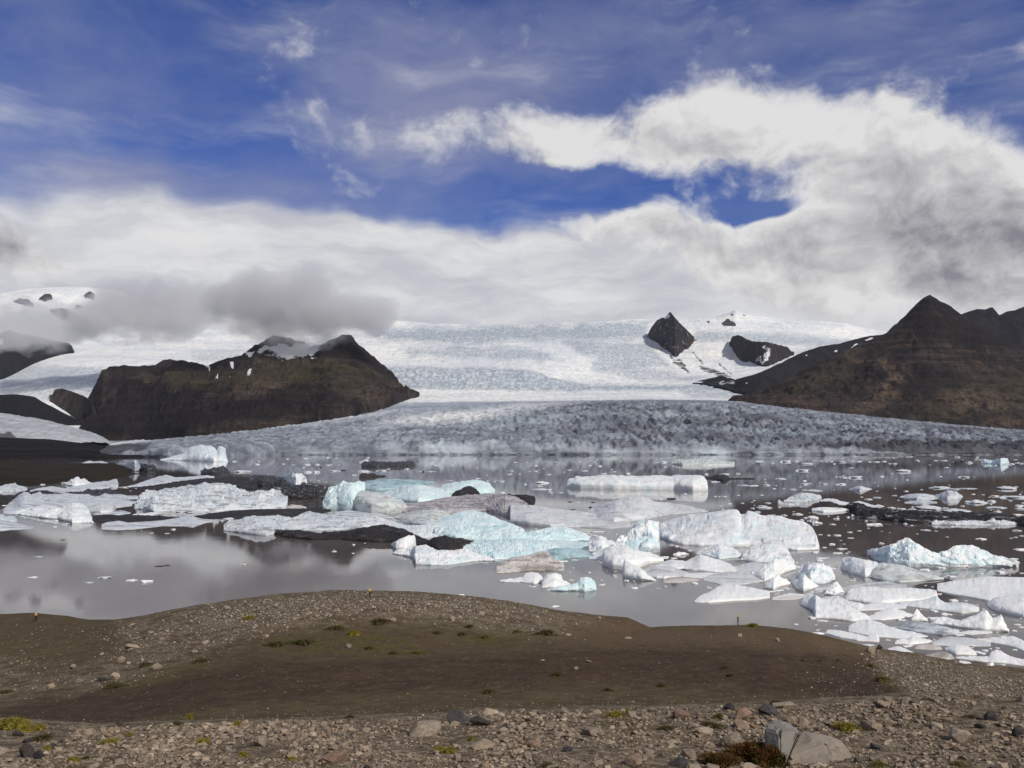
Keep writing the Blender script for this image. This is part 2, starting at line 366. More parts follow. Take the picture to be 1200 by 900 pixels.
def build_glacier():
    px = np.arange(-260, 1460, 1.35)
    front = [(-300, 2300), (110, 1900), (200, 1780), (260, 1950), (330, 2230), (600, 2262), (900, 2250), (1200, 2230), (1460, 2180)]
    fr = np.array(front, float)
    add = lambda d: [(a, b + d) for a, b in front]
    rows = [
        ('z', -6, add(-6)), ('z', -0.5, front),
        ('z', [(-300, -3), (100, -2), (125, 9), (200, 19), (300, 22), (450, 27), (600, 27), (800, 25), (1000, 24), (1100, 18), (1200, 14), (1460, 9)], add(22)),
        ([(-300, 531), (100, 531), (125, 527), (200, 520), (300, 511.5), (450, 503), (600, 502), (700, 499), (800, 500), (900, 505), (1000, 510), (1100, 516), (1200, 520), (1460, 525)], add(330)),
        ([(-300, 530), (100, 529), (125, 524), (200, 516), (300, 506), (400, 494), (470, 486), (600, 488), (700, 482), (800, 482), (900, 487), (1000, 497), (1100, 506), (1200, 512), (1460, 520)], 2900),
        ([(-300, 530), (100, 528), (125, 523), (200, 514), (300, 503), (400, 489), (440, 482), (480, 478), (560, 476), (640, 474.5), (700, 472), (760, 470.5), (840, 471), (900, 476), (1000, 487), (1100, 497), (1200, 506), (1460, 516)], 3500),
        ([(-300, 505), (100, 500), (200, 495), (300, 490), (400, 484), (450, 471), (600, 468.5), (760, 467), (870, 469), (1000, 489), (1200, 508), (1460, 518)], 4300),
        ([(-300, 475), (60, 488), (130, 494), (200, 480), (300, 470), (450, 458), (600, 457), (700, 456.5), (870, 456), (1000, 470), (1460, 490)], 5300),
        ([(-300, 450), (0, 462), (70, 455), (140, 462), (200, 455), (300, 450), (450, 432), (560, 432), (620, 434), (650, 441), (680, 451.5), (760, 451), (860, 449), (1000, 450), (1460, 470)], 5750),
        ([(-300, 430), (0, 436), (100, 428), (200, 428), (300, 430), (450, 429), (560, 429), (640, 431), (700, 441), (780, 444), (860, 440), (1000, 430), (1460, 450)], 6500),
        ([(-300, 405), (0, 412), (100, 412), (300, 414), (450, 406), (600, 405), (700, 408), (800, 420), (860, 422), (900, 418), (1000, 408), (1460, 430)], 7600),
        ([(-300, 385), (0, 372), (60, 372), (120, 392), (200, 394), (300, 398), (450, 390), (560, 391), (700, 390), (800, 395), (860, 388), (920, 390), (1000, 398), (1460, 420)], 8700),
        ([(-300, 352), (0, 347), (30, 341), (60, 339), (90, 337.5), (110, 339), (135, 341), (160, 352), (200, 370), (300, 378), (420, 378), (440, 376), (500, 382), (560, 384), (620, 383), (680, 380.5), (720, 378.5), (760, 376), (800, 374), (840, 373.5), (855, 369), (862, 366), (872, 369.5), (890, 373), (920, 377), (960, 378.5), (990, 381), (1015, 387), (1060, 395), (1460, 405)], 9900),
        ('z', 700, 13500),
    ]
    nseg = [3, 10, 46, 56, 46, 24, 26, 26, 20, 26, 26, 26, 6]
    R = pchip(loft_rows(rows, px), nseg)
    v = np.repeat(np.arange(len(nseg)), nseg) + np.concatenate([np.arange(k) / k for k in nseg]); v = np.append(v, len(nseg))
    vv = v[:, None] * np.ones(len(px))[None]
    X, Y, Z = R[..., 0], R[..., 1], R[..., 2]
    qx, qy = to_px(X, Y, Z)
    # broken, crevassed surface
    amp = np.interp(v, [0, 1, 2, 3, 4.6, 5.4, 6.3, 7.2, 8, 9, 10.5, 12, 13], [0, 1, 8, 11, 10, 4, 4, 12, 14, 12, 15, 9, 5])[:, None]
    big = np.clip((X / Y * F + 600 - 520) / 200, 0, 1) * np.clip((v[:, None] - 1) / 1, 0, 1) * np.clip((5.5 - v[:, None]), 0, 1)
    amp = amp * (1 + .8 * big)
    wx, wy = X / np.where(Y > 4600, 170, 34), Y / np.where(Y > 4600, 62, 60)
    n = fbm(wx, wy, Z / np.where(Y > 4600, 45, 30), 4, 3, .55, True)
    Z2 = Z + amp * (n - .25) * np.clip((qx - 60) / 120, .15, 1)
    Z2 = Z2 + np.clip((qx - 60) / 120, 0, 1) * np.clip((vv - 1.6) / .5, 0, 1) * np.clip(5.2 - vv, 0, 1) * (2.5 + 6.5 * big) * (fbm(X / 15 + Y / 55, Y / 120, 0, 3, 13, .5, True) - .2)
    Yj = np.where((vv < 2.6), 10 * fbm(X / 40, np.maximum(Z, 0) / 22, 0, 4, 8, .6) * np.clip((2.6 - vv) / .6, 0, 1), 0)
    Y2 = Y + Yj * np.clip((qx - 100) / 60, 0, 1) + np.where(vv < 2, 4.5 * np.clip(1 - Z / 3.5, 0, 1), 0)
    snow = sstep(5.35, 5.9, vv + .25 * fbm(X / 400, Y / 300, 0, 4, 21))
    left_tongue = sstep(760, 380, qx) * sstep(3.4, 5.2, vv)
    snow = np.maximum(snow, .75 * left_tongue * sstep(-.25, .25, fbm(X / 300, Y / 90, 0, 4, 31)))
    snow = np.maximum(snow, soft([(560, 478), (700, 468), (560, 492), (450, 500), (400, 505), (470, 492)], qx, qy, 5, 3, 3) * .7)
    blue = soft([(450, 431), (560, 431), (620, 434), (655, 444), (690, 452), (780, 451), (860, 452), (870, 457), (700, 458), (560, 457), (440, 456)], qx, qy, 3, 11, 1.2)  # grey-blue zones: cloud shade and dirty ice painted into the upper glacier
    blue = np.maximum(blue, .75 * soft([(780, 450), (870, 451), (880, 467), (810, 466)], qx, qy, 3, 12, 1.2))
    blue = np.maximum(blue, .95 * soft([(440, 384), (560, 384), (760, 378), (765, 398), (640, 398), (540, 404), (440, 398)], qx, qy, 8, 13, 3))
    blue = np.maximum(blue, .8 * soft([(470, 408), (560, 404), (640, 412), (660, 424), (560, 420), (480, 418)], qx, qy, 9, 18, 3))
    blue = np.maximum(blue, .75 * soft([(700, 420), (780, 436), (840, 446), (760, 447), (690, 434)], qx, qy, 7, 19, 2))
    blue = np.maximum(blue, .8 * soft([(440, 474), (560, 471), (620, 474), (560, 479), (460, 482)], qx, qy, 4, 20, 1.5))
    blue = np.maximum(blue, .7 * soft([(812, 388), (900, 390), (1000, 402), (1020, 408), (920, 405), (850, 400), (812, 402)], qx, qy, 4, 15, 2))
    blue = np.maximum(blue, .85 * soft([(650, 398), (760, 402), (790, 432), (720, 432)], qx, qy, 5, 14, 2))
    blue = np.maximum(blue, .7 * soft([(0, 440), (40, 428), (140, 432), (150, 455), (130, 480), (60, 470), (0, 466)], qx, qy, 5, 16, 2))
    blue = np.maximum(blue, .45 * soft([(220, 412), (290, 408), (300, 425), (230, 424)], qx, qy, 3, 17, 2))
    pale = np.where(vv < 2.15, 1.0, 0.0) * sstep(.15, .6, fbm(X / 160, 0 * X, vv * .3, 3, 41)) * (qx > 120)
    dirt = .22 + .34 * fbm(X / 260, Y / 90, 0, 4, 51) - .45 * snow
    dirt = dirt + .26 * big * (1 - snow)
    dirt = np.maximum(dirt, 1.1 * soft([(1000, 519), (1100, 520), (1200, 519), (1460, 520), (1460, 534), (1060, 532), (1010, 527)], qx, qy, 3, 61, 1.5))
    dirt = np.maximum(dirt, .75 * soft([(860, 524), (960, 517), (1100, 516), (1100, 527), (980, 527)], qx, qy, 5, 62, 3))
    dirt = np.maximum(dirt, 1.0 * soft([(60, 536), (60, 524), (120, 521), (190, 521), (165, 527), (130, 532), (110, 537)], qx, qy, 4, 63, 1.5))
    dirt = np.where(vv > 5.6, np.minimum(dirt, .12 + .25 * fbm(X / 120, Y / 120, 0, 3, 71)), dirt)
    rock = np.zeros_like(qx)
    for p in ([(783, 413), (792, 419), (800, 428), (812, 438), (806, 439), (794, 430), (786, 422)], [(806, 405), (822, 421), (828, 428), (822, 428), (812, 416)], [(838, 420), (860, 438), (856, 440), (842, 428)], [(826, 430), (850, 437), (862, 446), (836, 440)], [(770, 402), (778, 412), (774, 412)], [(915, 424), (930, 418), (940, 412), (930, 425)], [(14, 353), (22, 350), (32, 351), (42, 358), (38, 360), (24, 357)], [(44, 350), (52, 345), (60, 344.5), (62, 351), (52, 353)], [(98, 347), (104, 342), (110, 343.5), (111, 350), (104, 350)],
              [(58, 363), (72, 361), (84, 366), (96, 370), (106, 379), (92, 382), (74, 376), (62, 369)], [(86, 358), (92, 356), (97, 360), (90, 362)],
              [(826, 377), (831, 375), (832, 379)], [(845, 379), (851, 373), (862, 378), (862, 382), (848, 382)], [(855, 368.5), (859, 367), (860, 370)], [(869, 368), (874, 370), (872, 371)],
              [(815, 425), (835, 432), (860, 441), (850, 444), (825, 436)], [(795, 418), (806, 428), (802, 434), (794, 424)], [(855, 420), (860, 418), (861, 422)]):
        rock = np.maximum(rock, soft(p, qx, qy, 1.6, 81, .5) * (.52 if p[0][1] > 400 else 1))
    V = np.stack([X, Y2, Z2], -1).reshape(-1, 3)
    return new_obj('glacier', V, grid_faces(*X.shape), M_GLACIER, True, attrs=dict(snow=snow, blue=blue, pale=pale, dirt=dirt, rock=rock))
_g = build_glacier(); _m = _g.data
_co = np.empty(len(_m.vertices) * 3, np.float32); _m.vertices.foreach_get('co', _co); _ix = np.empty(len(_m.loops), np.int32); _m.loops.foreach_get('vertex_index', _ix)
GBVH = BVHTree.FromPolygons(_co.reshape(-1, 3).tolist(), _ix.reshape(-1, 4).tolist())
tag(_g, 'broad crevassed glacier tongue falling from the ice cap to the far shore', 'glacier', kind='structure')

# ------------------------------------------------------------------ mountains
def mountain(name, px0, px1, step, rows, nseg, mat, amp, wl, seed, polys=None, label=None, crest_row=None, ridged=True, cat='mountain', seat=False, terr=0):
    px = np.arange(px0, px1 + step, step, dtype=float)
    if seat:                          # stands on the glacier: its foot follows the ice
        foot = val(rows[0][0], px); yy = []
        for a, b in zip(px, foot):
            dx, dyy, dz = ray(a, b); r = GBVH.ray_cast(Vector((0, 0, HC)), Vector((float(dx), float(dyy), float(dz))).normalized(), 30000)
            yy.append(r[0].y if r[0] is not None else np.nan)
        yy = np.array(yy); ok = ~np.isnan(yy); yy = np.interp(px, px[ok], yy[ok]); k = max(3, int(len(px) * .06))
        pd = np.pad(yy, k, 'edge'); yy = np.median(np.stack([pd[i:i + len(px)] for i in range(2 * k + 1)]), 0)
        yy = np.convolve(np.pad(yy, k, 'edge'), np.ones(2 * k + 1) / (2 * k + 1), 'valid'); d = yy - val(rows[0][1], px)
        rows = [(r[0], list(zip(px, val(r[1], px) + d))) if r[0] != 'z' else ('z', r[1], list(zip(px, val(r[2], px) + d))) for r in rows]
    L = loft_rows(rows, px); sk = L[0].copy(); sk[:, 2] -= 90; sk[:, 1] -= 20
    L = np.concatenate([sk[None], L]); nseg = [4] + nseg
    if crest_row is not None: crest_row += 1
    R = pchip(L, nseg); X, Y, Z = R[..., 0], R[..., 1], R[..., 2]
    v = np.repeat(np.arange(len(nseg)), nseg) + np.concatenate([np.arange(k) / k for k in nseg]); v = np.append(v, len(nseg))
    cr = crest_row if crest_row is not None else len(nseg) - 1
    w = (.15 + .85 * np.clip(np.abs(v - cr) / .9, 0, 1))[:, None]
    n = fbm(X / wl, Y / wl, 0, 6, seed, .55, ridged); n2 = fbm(X / (wl * .25), Y / (wl * .25), 0, 4, seed + 5, .55)
    qx, qy = to_px(X, Y, Z)
    n3 = fbm(X / (wl * .09), Y / (wl * .09), Z / (wl * .09), 4, seed + 8, .6, True)
    fade = np.clip(np.minimum(np.arange(len(px)), np.arange(len(px))[::-1]) / 14.0, 0, 1)[None] if px0 > 0 else 1.0; w = w * fade; n2 = n2 * fade
    Z2 = Z + amp * w * n + amp * .30 * n2 + amp * .16 * np.clip(w * 1.3, 0, 1) * n3
    if terr: ph = 1.6 * fbm(X / 500, Y / 500, 0, 3, seed + 31); Z2 = Z2 + terr * w * .22 * np.sin(6.283 * Z2 / terr + ph * 3) * (.6 + .6 * fbm(X / 160, Y / 160, 0, 3, seed + 37))
    at_ = {}
    for k in ('snow', 'grass', 'dark', 'warm'):
        a = np.zeros_like(qx)
        for p, jit, blur, g in (polys or {}).get(k, []): a = np.maximum(a, g * soft(p, qx, qy, jit, seed + 3, blur))
        at_[k] = a
    o = new_obj(name, np.stack([X, Y, Z2], -1).reshape(-1, 3), grid_faces(*X.shape), mat, True, attrs=at_)
    return tag(o, label, cat, kind='structure')

mountain('mountain', 88, 491, 1.1, [
    ([(88, 512), (110, 517), (200, 514), (300, 503.5), (400, 490), (440, 482), (463, 477), (478, 468), (491, 461)], 3650),
    ([(88, 505), (120, 500), (140, 492), (200, 498), (300, 489), (400, 478), (450, 470), (478, 466), (491, 461)], 3950),
    ([(88, 502), (120, 490), (137, 480), (150, 470), (220, 478), (300, 468), (400, 458), (450, 458), (478, 463), (491, 461)], 4250),
    ([(88, 500), (115, 484), (137, 469), (150, 456.5), (215, 456), (250, 456), (300, 449), (350, 444), (400, 438), (450, 447), (478, 460), (491, 461)], 4420),
    ([(88, 498), (110, 470), (120, 447), (150, 446), (200, 444), (250, 444), (300, 436), (350, 430), (400, 424), (440, 436), (470, 454), (482, 460), (491, 461)], 4900),
    ([(88, 496), (108, 460), (119, 437), (135, 434), (150, 432), (165, 432), (185, 428), (200, 425), (225, 428), (243, 432), (255, 426), (285, 420), (293, 412), (305, 404), (320, 398), (335, 401), (350, 404), (362, 406), (375, 406), (388, 400), (400, 396), (412, 400), (422, 410), (440, 423), (455, 438), (470, 450), (482, 457.5), (487, 460), (491, 461)], 5400),
    ('z', 80, 6600)],
    [12, 24, 30, 34, 40, 8], M_MASSIF, 66, 360, 101, dict(
        snow=[([(300, 419), (308, 412), (318, 414), (330, 409), (342, 411), (362, 402), (384, 402), (374, 412), (364, 421), (340, 424), (318, 421)], 6, 1.0, .78), ([(298, 418), (360, 418), (345, 428), (300, 424)], 4, .6, .45),
              ([(278, 426), (300, 422), (296, 428)], 2, .5, .7), ([(268, 432), (273, 430), (275, 436)], 1.5, .4, .9), ([(240, 434), (245, 433), (246, 438)], 1.5, .3, .9), ([(194, 447), (203, 441), (205, 444), (197, 447)], 1, .3, .9),
              ([(251, 444), (255, 441), (256, 446)], 1, .3, .9), ([(265, 448), (270, 447), (271, 451)], 1, .3, .9), ([(289, 448), (294, 442), (297, 440), (293, 449)], 1.5, .3, .9), ([(463, 451), (475, 452), (478, 458), (470, 459)], 2, .4, .8), ([(358, 429), (375, 426), (370, 432)], 2, .4, .5)],
        grass=[([(170, 448), (260, 440), (330, 428), (400, 428), (460, 450), (430, 462), (340, 464), (260, 462), (200, 458)], 9, 5, .62)],
        dark=[([(137, 468), (150, 456), (222, 456), (240, 470), (230, 500), (120, 510), (105, 500)], 5, 2, .8), ([(380, 404), (400, 394), (425, 408), (485, 462), (440, 440), (400, 428), (350, 428)], 4, 2, .8), ([(298, 410), (320, 396), (360, 404), (340, 410), (310, 414)], 3, 1, .8),
              ([(88, 520), (88, 500), (240, 490), (330, 470), (380, 466), (420, 480), (330, 500), (200, 520)], 6, 4, .8), ([(120, 436), (170, 431), (165, 445), (130, 452)], 4, 2, .7), ([(225, 440), (300, 425), (300, 436), (250, 446)], 5, 3, .5)],  # dark parts of the massif: cloud shadow put into the rock colour
        warm=[([(400, 470), (470, 458), (485, 464), (430, 482)], 6, 4, .8), ([(260, 470), (340, 452), (330, 470), (270, 480)], 6, 4, .6)]),
    'dark massif left of the glacier with a green shelf and snow between its twin tops', crest_row=5, seat=True, terr=52)

mountain('mountain', 842, 1470, 1.4, [
    ([(842, 478), (900, 482), (1000, 492), (1100, 502), (1200, 511), (1470, 522)], 3620),
    ([(842, 478), (900, 472), (1000, 470), (1090, 466), (1200, 480), (1470, 505)], 4000),
    ([(842, 478), (855, 473), (880, 468), (900, 463), (950, 446), (1000, 436), (1060, 420), (1090, 415), (1140, 428), (1200, 447), (1470, 490)], 4350),
    ([(842, 478), (852, 471), (870, 467), (900, 461), (925, 447), (950, 432.5), (985, 415), (1010, 405), (1040, 391.5), (1060, 372), (1073, 357), (1083, 350), (1090, 347), (1100, 354), (1115, 362), (1125, 369), (1140, 379), (1165, 394), (1200, 412), (1470, 475)], 4700),
    ('z', 60, 5900)],
    [26, 46, 50, 8], M_PYRAMID, 46, 320, 143, dict(
        grass=[([(930, 450), (985, 420), (1010, 410), (1000, 440), (950, 465), (900, 470)], 8, 4, .8), ([(1080, 470), (1200, 440), (1300, 460), (1200, 500), (1080, 490)], 12, 6, .55)],
        warm=[([(990, 495), (1020, 470), (1060, 430), (1070, 435), (1050, 470), (1010, 500)], 6, 3, .8), ([(1080, 485), (1140, 462), (1210, 480), (1150, 492)], 8, 4, .7), ([(900, 478), (950, 470), (960, 482), (910, 482)], 6, 3, .7), ([(1025, 420), (1045, 425), (1035, 445)], 4, 2, .7), ([(1130, 505), (1210, 490), (1210, 508)], 6, 3, .6)],
        dark=[([(1060, 372), (1090, 346), (1125, 368), (1200, 412), (1120, 410), (1070, 395)], 5, 3, .8), ([(1060, 440), (1110, 430), (1130, 460), (1080, 470)], 9, 5, .5)]),
    'brown pyramid shaped mountain with banded rock right of the glacier', terr=48)
mountain('mountain', 1085, 1500, 1.6, [
    ([(1085, 450), (1500, 450)], 5900),
    ([(1085, 412), (1120, 396), (1150, 392), (1180, 396), (1200, 390), (1500, 395)], 6000),
    ([(1085, 395), (1110, 378), (1128, 369), (1138, 366), (1147, 362.5), (1155, 363.5), (1163, 361), (1168, 366), (1171, 370), (1178, 366.5), (1190, 364), (1200, 360), (1230, 352), (1300, 345), (1500, 372)], 6300),
    ('z', 200, 7600)], [14, 30, 6], M_FAR, 34, 240, 171, None, 'jagged dark ridge behind the pyramid mountain at the right edge')
mountain('mountain', 812, 1100, 1.4, [
    ([(812, 449), (840, 454), (860, 460), (880, 467), (900, 470), (1100, 470)], 5450),
    ([(812, 448.5), (840, 451), (860, 455), (900, 452), (950, 440), (1000, 425), (1100, 430)], 5600),
    ([(812, 448.5), (828, 445), (845, 441), (862, 446), (880, 441), (900, 433), (925, 421), (940, 414), (960, 407), (985, 403), (1003, 398), (1020, 394), (1036, 392.5), (1060, 395), (1100, 402)], 5950),
    ('z', 150, 6900)], [10, 30, 6], M_FAR, 16, 200, 191, dict(
        snow=[([(997, 408), (1004, 402), (1008, 405), (1001, 409)], 2, .4, .9), ([(1012, 399), (1024, 395), (1022, 400)], 2, .4, .75), ([(975, 412), (982, 411), (980, 413)], 1, .3, .9), ([(943, 417), (947, 416), (946, 419)], 1, .3, .9), ([(836, 448), (860, 447), (862, 452), (846, 453)], 3, .6, .5), ([(872, 450), (876, 449), (875, 452)], 1, .3, .9)],
        warm=[([(826, 448), (850, 444), (862, 452), (840, 456)], 3, 1, .7)]), 'navy dark mountain ridge with small snow patches between ice cap and pyramid', seat=True)
mountain('mountain', -200, 87, 1.4, [
    ([(-200, 465), (0, 446), (15, 441), (30, 431), (60, 418), (87, 413)], 6050),
    ([(-200, 430), (0, 418), (30, 411), (60, 408), (87, 412)], 6150),
    ([(-200, 372), (-50, 378), (0, 391), (12, 386), (22, 391), (45, 395), (60, 399), (80, 402), (84, 405), (87, 413)], 6350),
    ('z', 250, 7000)], [12, 26, 6], M_FAR, 10, 190, 211, dict(snow=[([(-2, 398), (4, 397), (4, 405), (-2, 405)], 1.5, .4, .9)]), 'dark rocky mountainside under cloud at the far left of the glacier', seat=True)
mountain('hill', -200, 118, 1.4, [
    ([(-200, 510), (0, 508), (118, 508)], 4350),
    ([(-200, 480), (0, 480), (40, 482), (75, 494), (118, 502)], 4450),
    ([(-200, 461), (0, 463), (20, 462), (40, 465), (55, 474), (75, 484), (95, 494), (118, 508)], 4600),
    ('z', 60, 5300)], [10, 26, 6], M_FAR, 8, 160, 231, dict(dark=[([(-200, 440), (130, 440), (130, 520), (-200, 520)], 0, 0, .6)]), 'low black hill in front of the left glacier arm', cat='hill')
mountain('hill', 58, 118, 1.0, [
    ([(58, 470), (80, 484), (95, 495), (118, 500)], 4750),
    ([(58, 462), (80, 470), (100, 480), (118, 494)], 4800),
    ([(58, 470), (64, 456.5), (72, 455), (85, 459), (98, 464), (107, 469), (111, 479), (118, 500)], 4900),
    ('z', 150, 5400)], [10, 20, 6], M_MASSIF, 6, 120, 251, dict(warm=[([(50, 450), (120, 450), (120, 500), (50, 500)], 0, 0, .5)]), 'brown rock knob standing out of the left glacier arm', cat='hill', seat=True)

mountain('rock_peak', 758, 816, .6, [
    ([(758, 394), (764, 399), (770, 401), (776, 408), (783, 410), (790, 420), (796, 417), (800, 409), (807, 410), (811, 402), (816, 398)], 7450),
    ([(758, 393.5), (766, 396), (775, 397), (785, 398), (792, 403), (803, 401), (816, 397.5)], 7540),
    ([(758, 394), (762, 386), (766, 380), (770, 375.5), (775, 373), (780, 371.5), (784, 366.5), (786.5, 366.5), (790, 371), (796, 378), (803, 385), (810, 392), (816, 398)], 7690),
    ('z', 600, 8300)], [14, 26, 5], M_PEAK, 20, 120, 311, dict(snow=[([(774, 372), (784, 369), (786, 372), (778, 375)], 1.5, .3, .6), ([(755, 366), (820, 366), (820, 425), (755, 425)], 0, 0, .30)], dark=[([(784, 372), (790, 368), (816, 394), (800, 412), (786, 400)], 3, 1, .5)], warm=[([(762, 384), (766, 374), (776, 371), (774, 380)], 2, .5, .9)]), 'dark pointed rock peak standing out of the snow on the skyline', cat='rock peak', seat=True)  # sunlit left face and shaded right side painted into the rock colour
mountain('rock_peak', 855, 930, .7, [
    ([(855, 404), (860, 412), (868, 424), (880, 424), (892, 430), (900, 430), (912, 424), (930, 416)], 7250),
    ([(855, 400), (868, 410), (885, 412), (905, 414), (930, 412)], 7300),
    ([(855, 404), (857, 396), (859, 394), (866, 393), (874, 397), (882, 400.5), (895, 401), (905, 403), (915, 405), (923, 407), (930, 416)], 7420),
    ('z', 500, 8200)], [14, 24, 5], M_PEAK, 22, 110, 331, dict(snow=[([(884, 424), (900, 408), (906, 410), (896, 428)], 4, .6, .5), ([(892, 407), (897, 406), (896, 410)], 1, .3, .9)], dark=[([(850, 390), (930, 400), (930, 430), (850, 430)], 0, 0, .5)]), 'dark flat topped rock outcrop in the snow right of the pointed peak', cat='rock peak', seat=True)

def left_ice():
    px = np.arange(-260, 130, 1.3)
    R = pchip(loft_rows([([(-260, 516), (0, 518), (130, 520)], 2950), ([(-260, 500), (0, 501), (60, 506), (100, 512), (122, 517), (130, 520)], 3150), ([(-260, 483), (0, 485), (30, 489), (60, 495), (90, 503), (110, 509), (122, 514), (130, 520)], 3600), ('z', 30, 4300)], px), [24, 40, 8])
    X, Y, Z = R[..., 0], R[..., 1], R[..., 2]; qx, qy = to_px(X, Y, Z)
    Z2 = Z + 7 * fbm(X / 38, Y / 60, 0, 4, 271, .55, True)
    z0 = np.zeros_like(X); dirt = .15 + .3 * fbm(X / 200, Y / 80, 0, 3, 55) + .9 * soft([(-260, 505), (10, 508), (20, 515), (-260, 530)], qx, qy, 4, 66, 1)
    o = new_obj('glacier', np.stack([X, Y, Z2], -1).reshape(-1, 3), grid_faces(*X.shape), M_GLACIER, True, attrs=dict(snow=z0 + .3, blue=z0, pale=z0, dirt=dirt, rock=z0))
    tag(o, 'small grey ice lobe behind the dark left shore', 'glacier', kind='structure')
left_ice()
mountain('hill', -400, 165, 1.6, [
    ('z', -1, [(-400, 1500), (0, 1560), (100, 1640), (165, 1800)]),
    ('z', 4, [(-400, 1520), (0, 1580), (100, 1660), (165, 1830)]),
    ([(-400, 520), (0, 524), (100, 527), (130, 530), (165, 533)], 2100),
    ([(-400, 508), (0, 512.5), (60, 515), (110, 520.5), (135, 526), (165, 532)], 2800),
    ('z', 0, 3300)], [5, 14, 22, 6], M_MORAINE, 4, 120, 291, None, 'dark bare moraine shore at the left foot of the glacier', cat='hill')
# ------------------------------------------------------------------ icebergs: each a closed lump with its own waterline, crest and back
_bn = [0]
OUTLINES = []
def berg(label, mat, top, bot, flat=.3, crag=.10, shape=.45, name='iceberg', cat='iceberg', group='icebergs floating in the lagoon', smooth=None, back=.8, kind=None, jit=1.0, mobj=None):
    _bn[0] += 1; seed = 1000 + _bn[0] * 7
    x0 = min(top[0][0], bot[0][0]); x1 = max(top[-1][0], bot[-1][0]); nu = int(np.clip((x1 - x0) / 1.0, 11, 190))
    px = np.linspace(x0, x1, nu); T = curve(top, px); B = curve(bot, px)
    hp = np.maximum(B - T, .25); hmax = hp.max()
    Tj = jit * np.minimum(.06 * hmax + .2, hp * .3) * fbm(px / max(3.0, hmax * .28), 0 * px, seed * .37, 4, seed, .6)
    T = np.minimum(T, B - .25)
    OUTLINES.append((px, T, B))
    B = B + (.16 if B.mean() > 640 else .05) * fbm(px / 9, 0 * px, seed * .7, 3, seed + 1); B = np.maximum(B, T + .2)
    Y0 = on_water(B); YT = on_water(np.maximum(T, 528.0))
    wid = (x1 - x0) * Y0.mean() / F
    D = np.minimum(flat * (YT - Y0), 1.1 * wid); D = np.maximum(D, .12 * hp * Y0 / F)
    k = max(3, nu // 10); ker = np.hanning(k + 2)[1:-1]; ker /= ker.sum()
    D = np.convolve(np.pad(D, k, 'edge'), ker, 'same')[k:-k]
    Yc = Y0 + D; xc, yc, zc = at(px, T, Yc); xo, yo, _ = at(px, B, Y0)
    zj = at(px, T + Tj, Yc)[2] - zc
    zc = np.maximum(zc, .04); zlow = np.convolve(np.pad(zc, k, 'edge'), ker, 'same')[k:-k]; zlow = np.minimum(zlow, zc * 1.3)
    nf = int(np.clip(hmax * .9, 7, 30)); nb = max(4, nf // 2)
    t = np.linspace(0, 1, nf)[:, None]; s = t ** 2.0; zz = t ** (2.0 * shape)
    nin = .10 * float(np.clip(np.percentile(zc, 80), .3, 4)) * np.clip(1 - t * 5, 0, 1)
    X = [xo + (xc - xo) * 0, *(xo + (xc - xo) * s)]; Yy = [yo + nin[0], *(yo + (yc - yo) * s + nin)]; tc = t ** 3; Z = [np.full(nu, -1.2), *(np.minimum((zlow * (1 - tc) + zc * tc), zc * (1.02 + .8 * (1 - t))) * zz + zj * t ** 8)]
    tb = np.linspace(0, 1, nb + 1)[1:, None]; Db = back * np.maximum(D, .8 * zc) + .3
    Yb = yc + Db * tb; Zb = (zc + zj * (1 - tb) ** 3) * (1 - tb ** 1.6) - .6 * tb; Xb = xc * (Yb / yc)
    X = np.vstack([np.array(X), Xb]); Yy = np.vstack([np.array(Yy), Yb]); Z = np.vstack([np.array(Z), Zb])
    w = np.concatenate([[0], np.minimum(1, 3 * t[:, 0]) * np.where(t[:, 0] > .9, .55, 1), (1 - tb[:, 0]) * .7])[:, None]
    P = np.stack([X, Yy, Z], -1); du = np.gradient(P, axis=1); dv = np.gradient(P, axis=0)
    N = np.cross(du, dv); N /= np.maximum(np.linalg.norm(N, axis=-1, keepdims=True), 1e-9)
    N *= np.where(N[..., 2:3] + -.3 * N[..., 1:2] < 0, -1, 1)
    hm = float(np.percentile(zc, 80)); s1 = max(.55 * hm, .5); s2 = max(.22 * hm, .22)
    sx = s1 * (1 + 1.2 * flat)
    d = .75 * facet(X / sx, Yy / (sx * 1.2), Z / s1, seed) + .30 * facet(X / s2 / 1.5, Yy / s2 / 1.5, Z / s2, seed + 3) + .75 * fbm(X / sx, Yy / sx, Z / s1, 5, seed + 5) + .9 * fbm(X / sx / 2.4, Yy / sx / 3, Z / s1 / 1.6, 2, seed + 9)
    amp = (crag + .015) * min(hm, 6.0) * 1.6
    P = P + N * (d * amp * w)[..., None]
    if smooth is None: smooth = crag < .07
    a = P[:, :1].copy(); b_ = P[:, -1:].copy(); a[..., 2] = -1.2; b_[..., 2] = -1.2
    P = np.concatenate([a, P, b_], 1)
    org = (float(np.interp(.5 * (x0 + x1), px, xo)), float(np.median(.5 * (yo + yc))), 0.0)
    o = new_obj(name, P.reshape(-1, 3), grid_faces(P.shape[0], P.shape[1]), mobj or ICE[mat], smooth, origin=org)
    tag(o, label, cat, group, kind); return o
fl = dict(flat=.82, crag=.05, shape=.3, name='ice_floe', cat='ice floe', group='flat floes floating in the lagoon')

# a low brown spit of land, far left
M_SPIT = mat_rock('spit_soil', (.030, .025, .018), (.046, .040, .024), (.055, .042, .024), (.06, .055, .022), 0, 6)
berg('low dark brown spit of land reaching into the lagoon at the left edge', 'K', [(-420, 536), (-100, 538.5), (0, 541.5), (30, 542.5), (60, 544.5), (90, 544.5), (115, 544), (135, 545), (148, 547.5), (160, 551.5), (168, 553.5)],
     [(-420, 566), (0, 569), (30, 570), (60, 567), (100, 564), (130, 562), (168, 555)], .93, .03, .5, 'spit', 'land', None, True, kind='structure', jit=.15, mobj=M_SPIT)

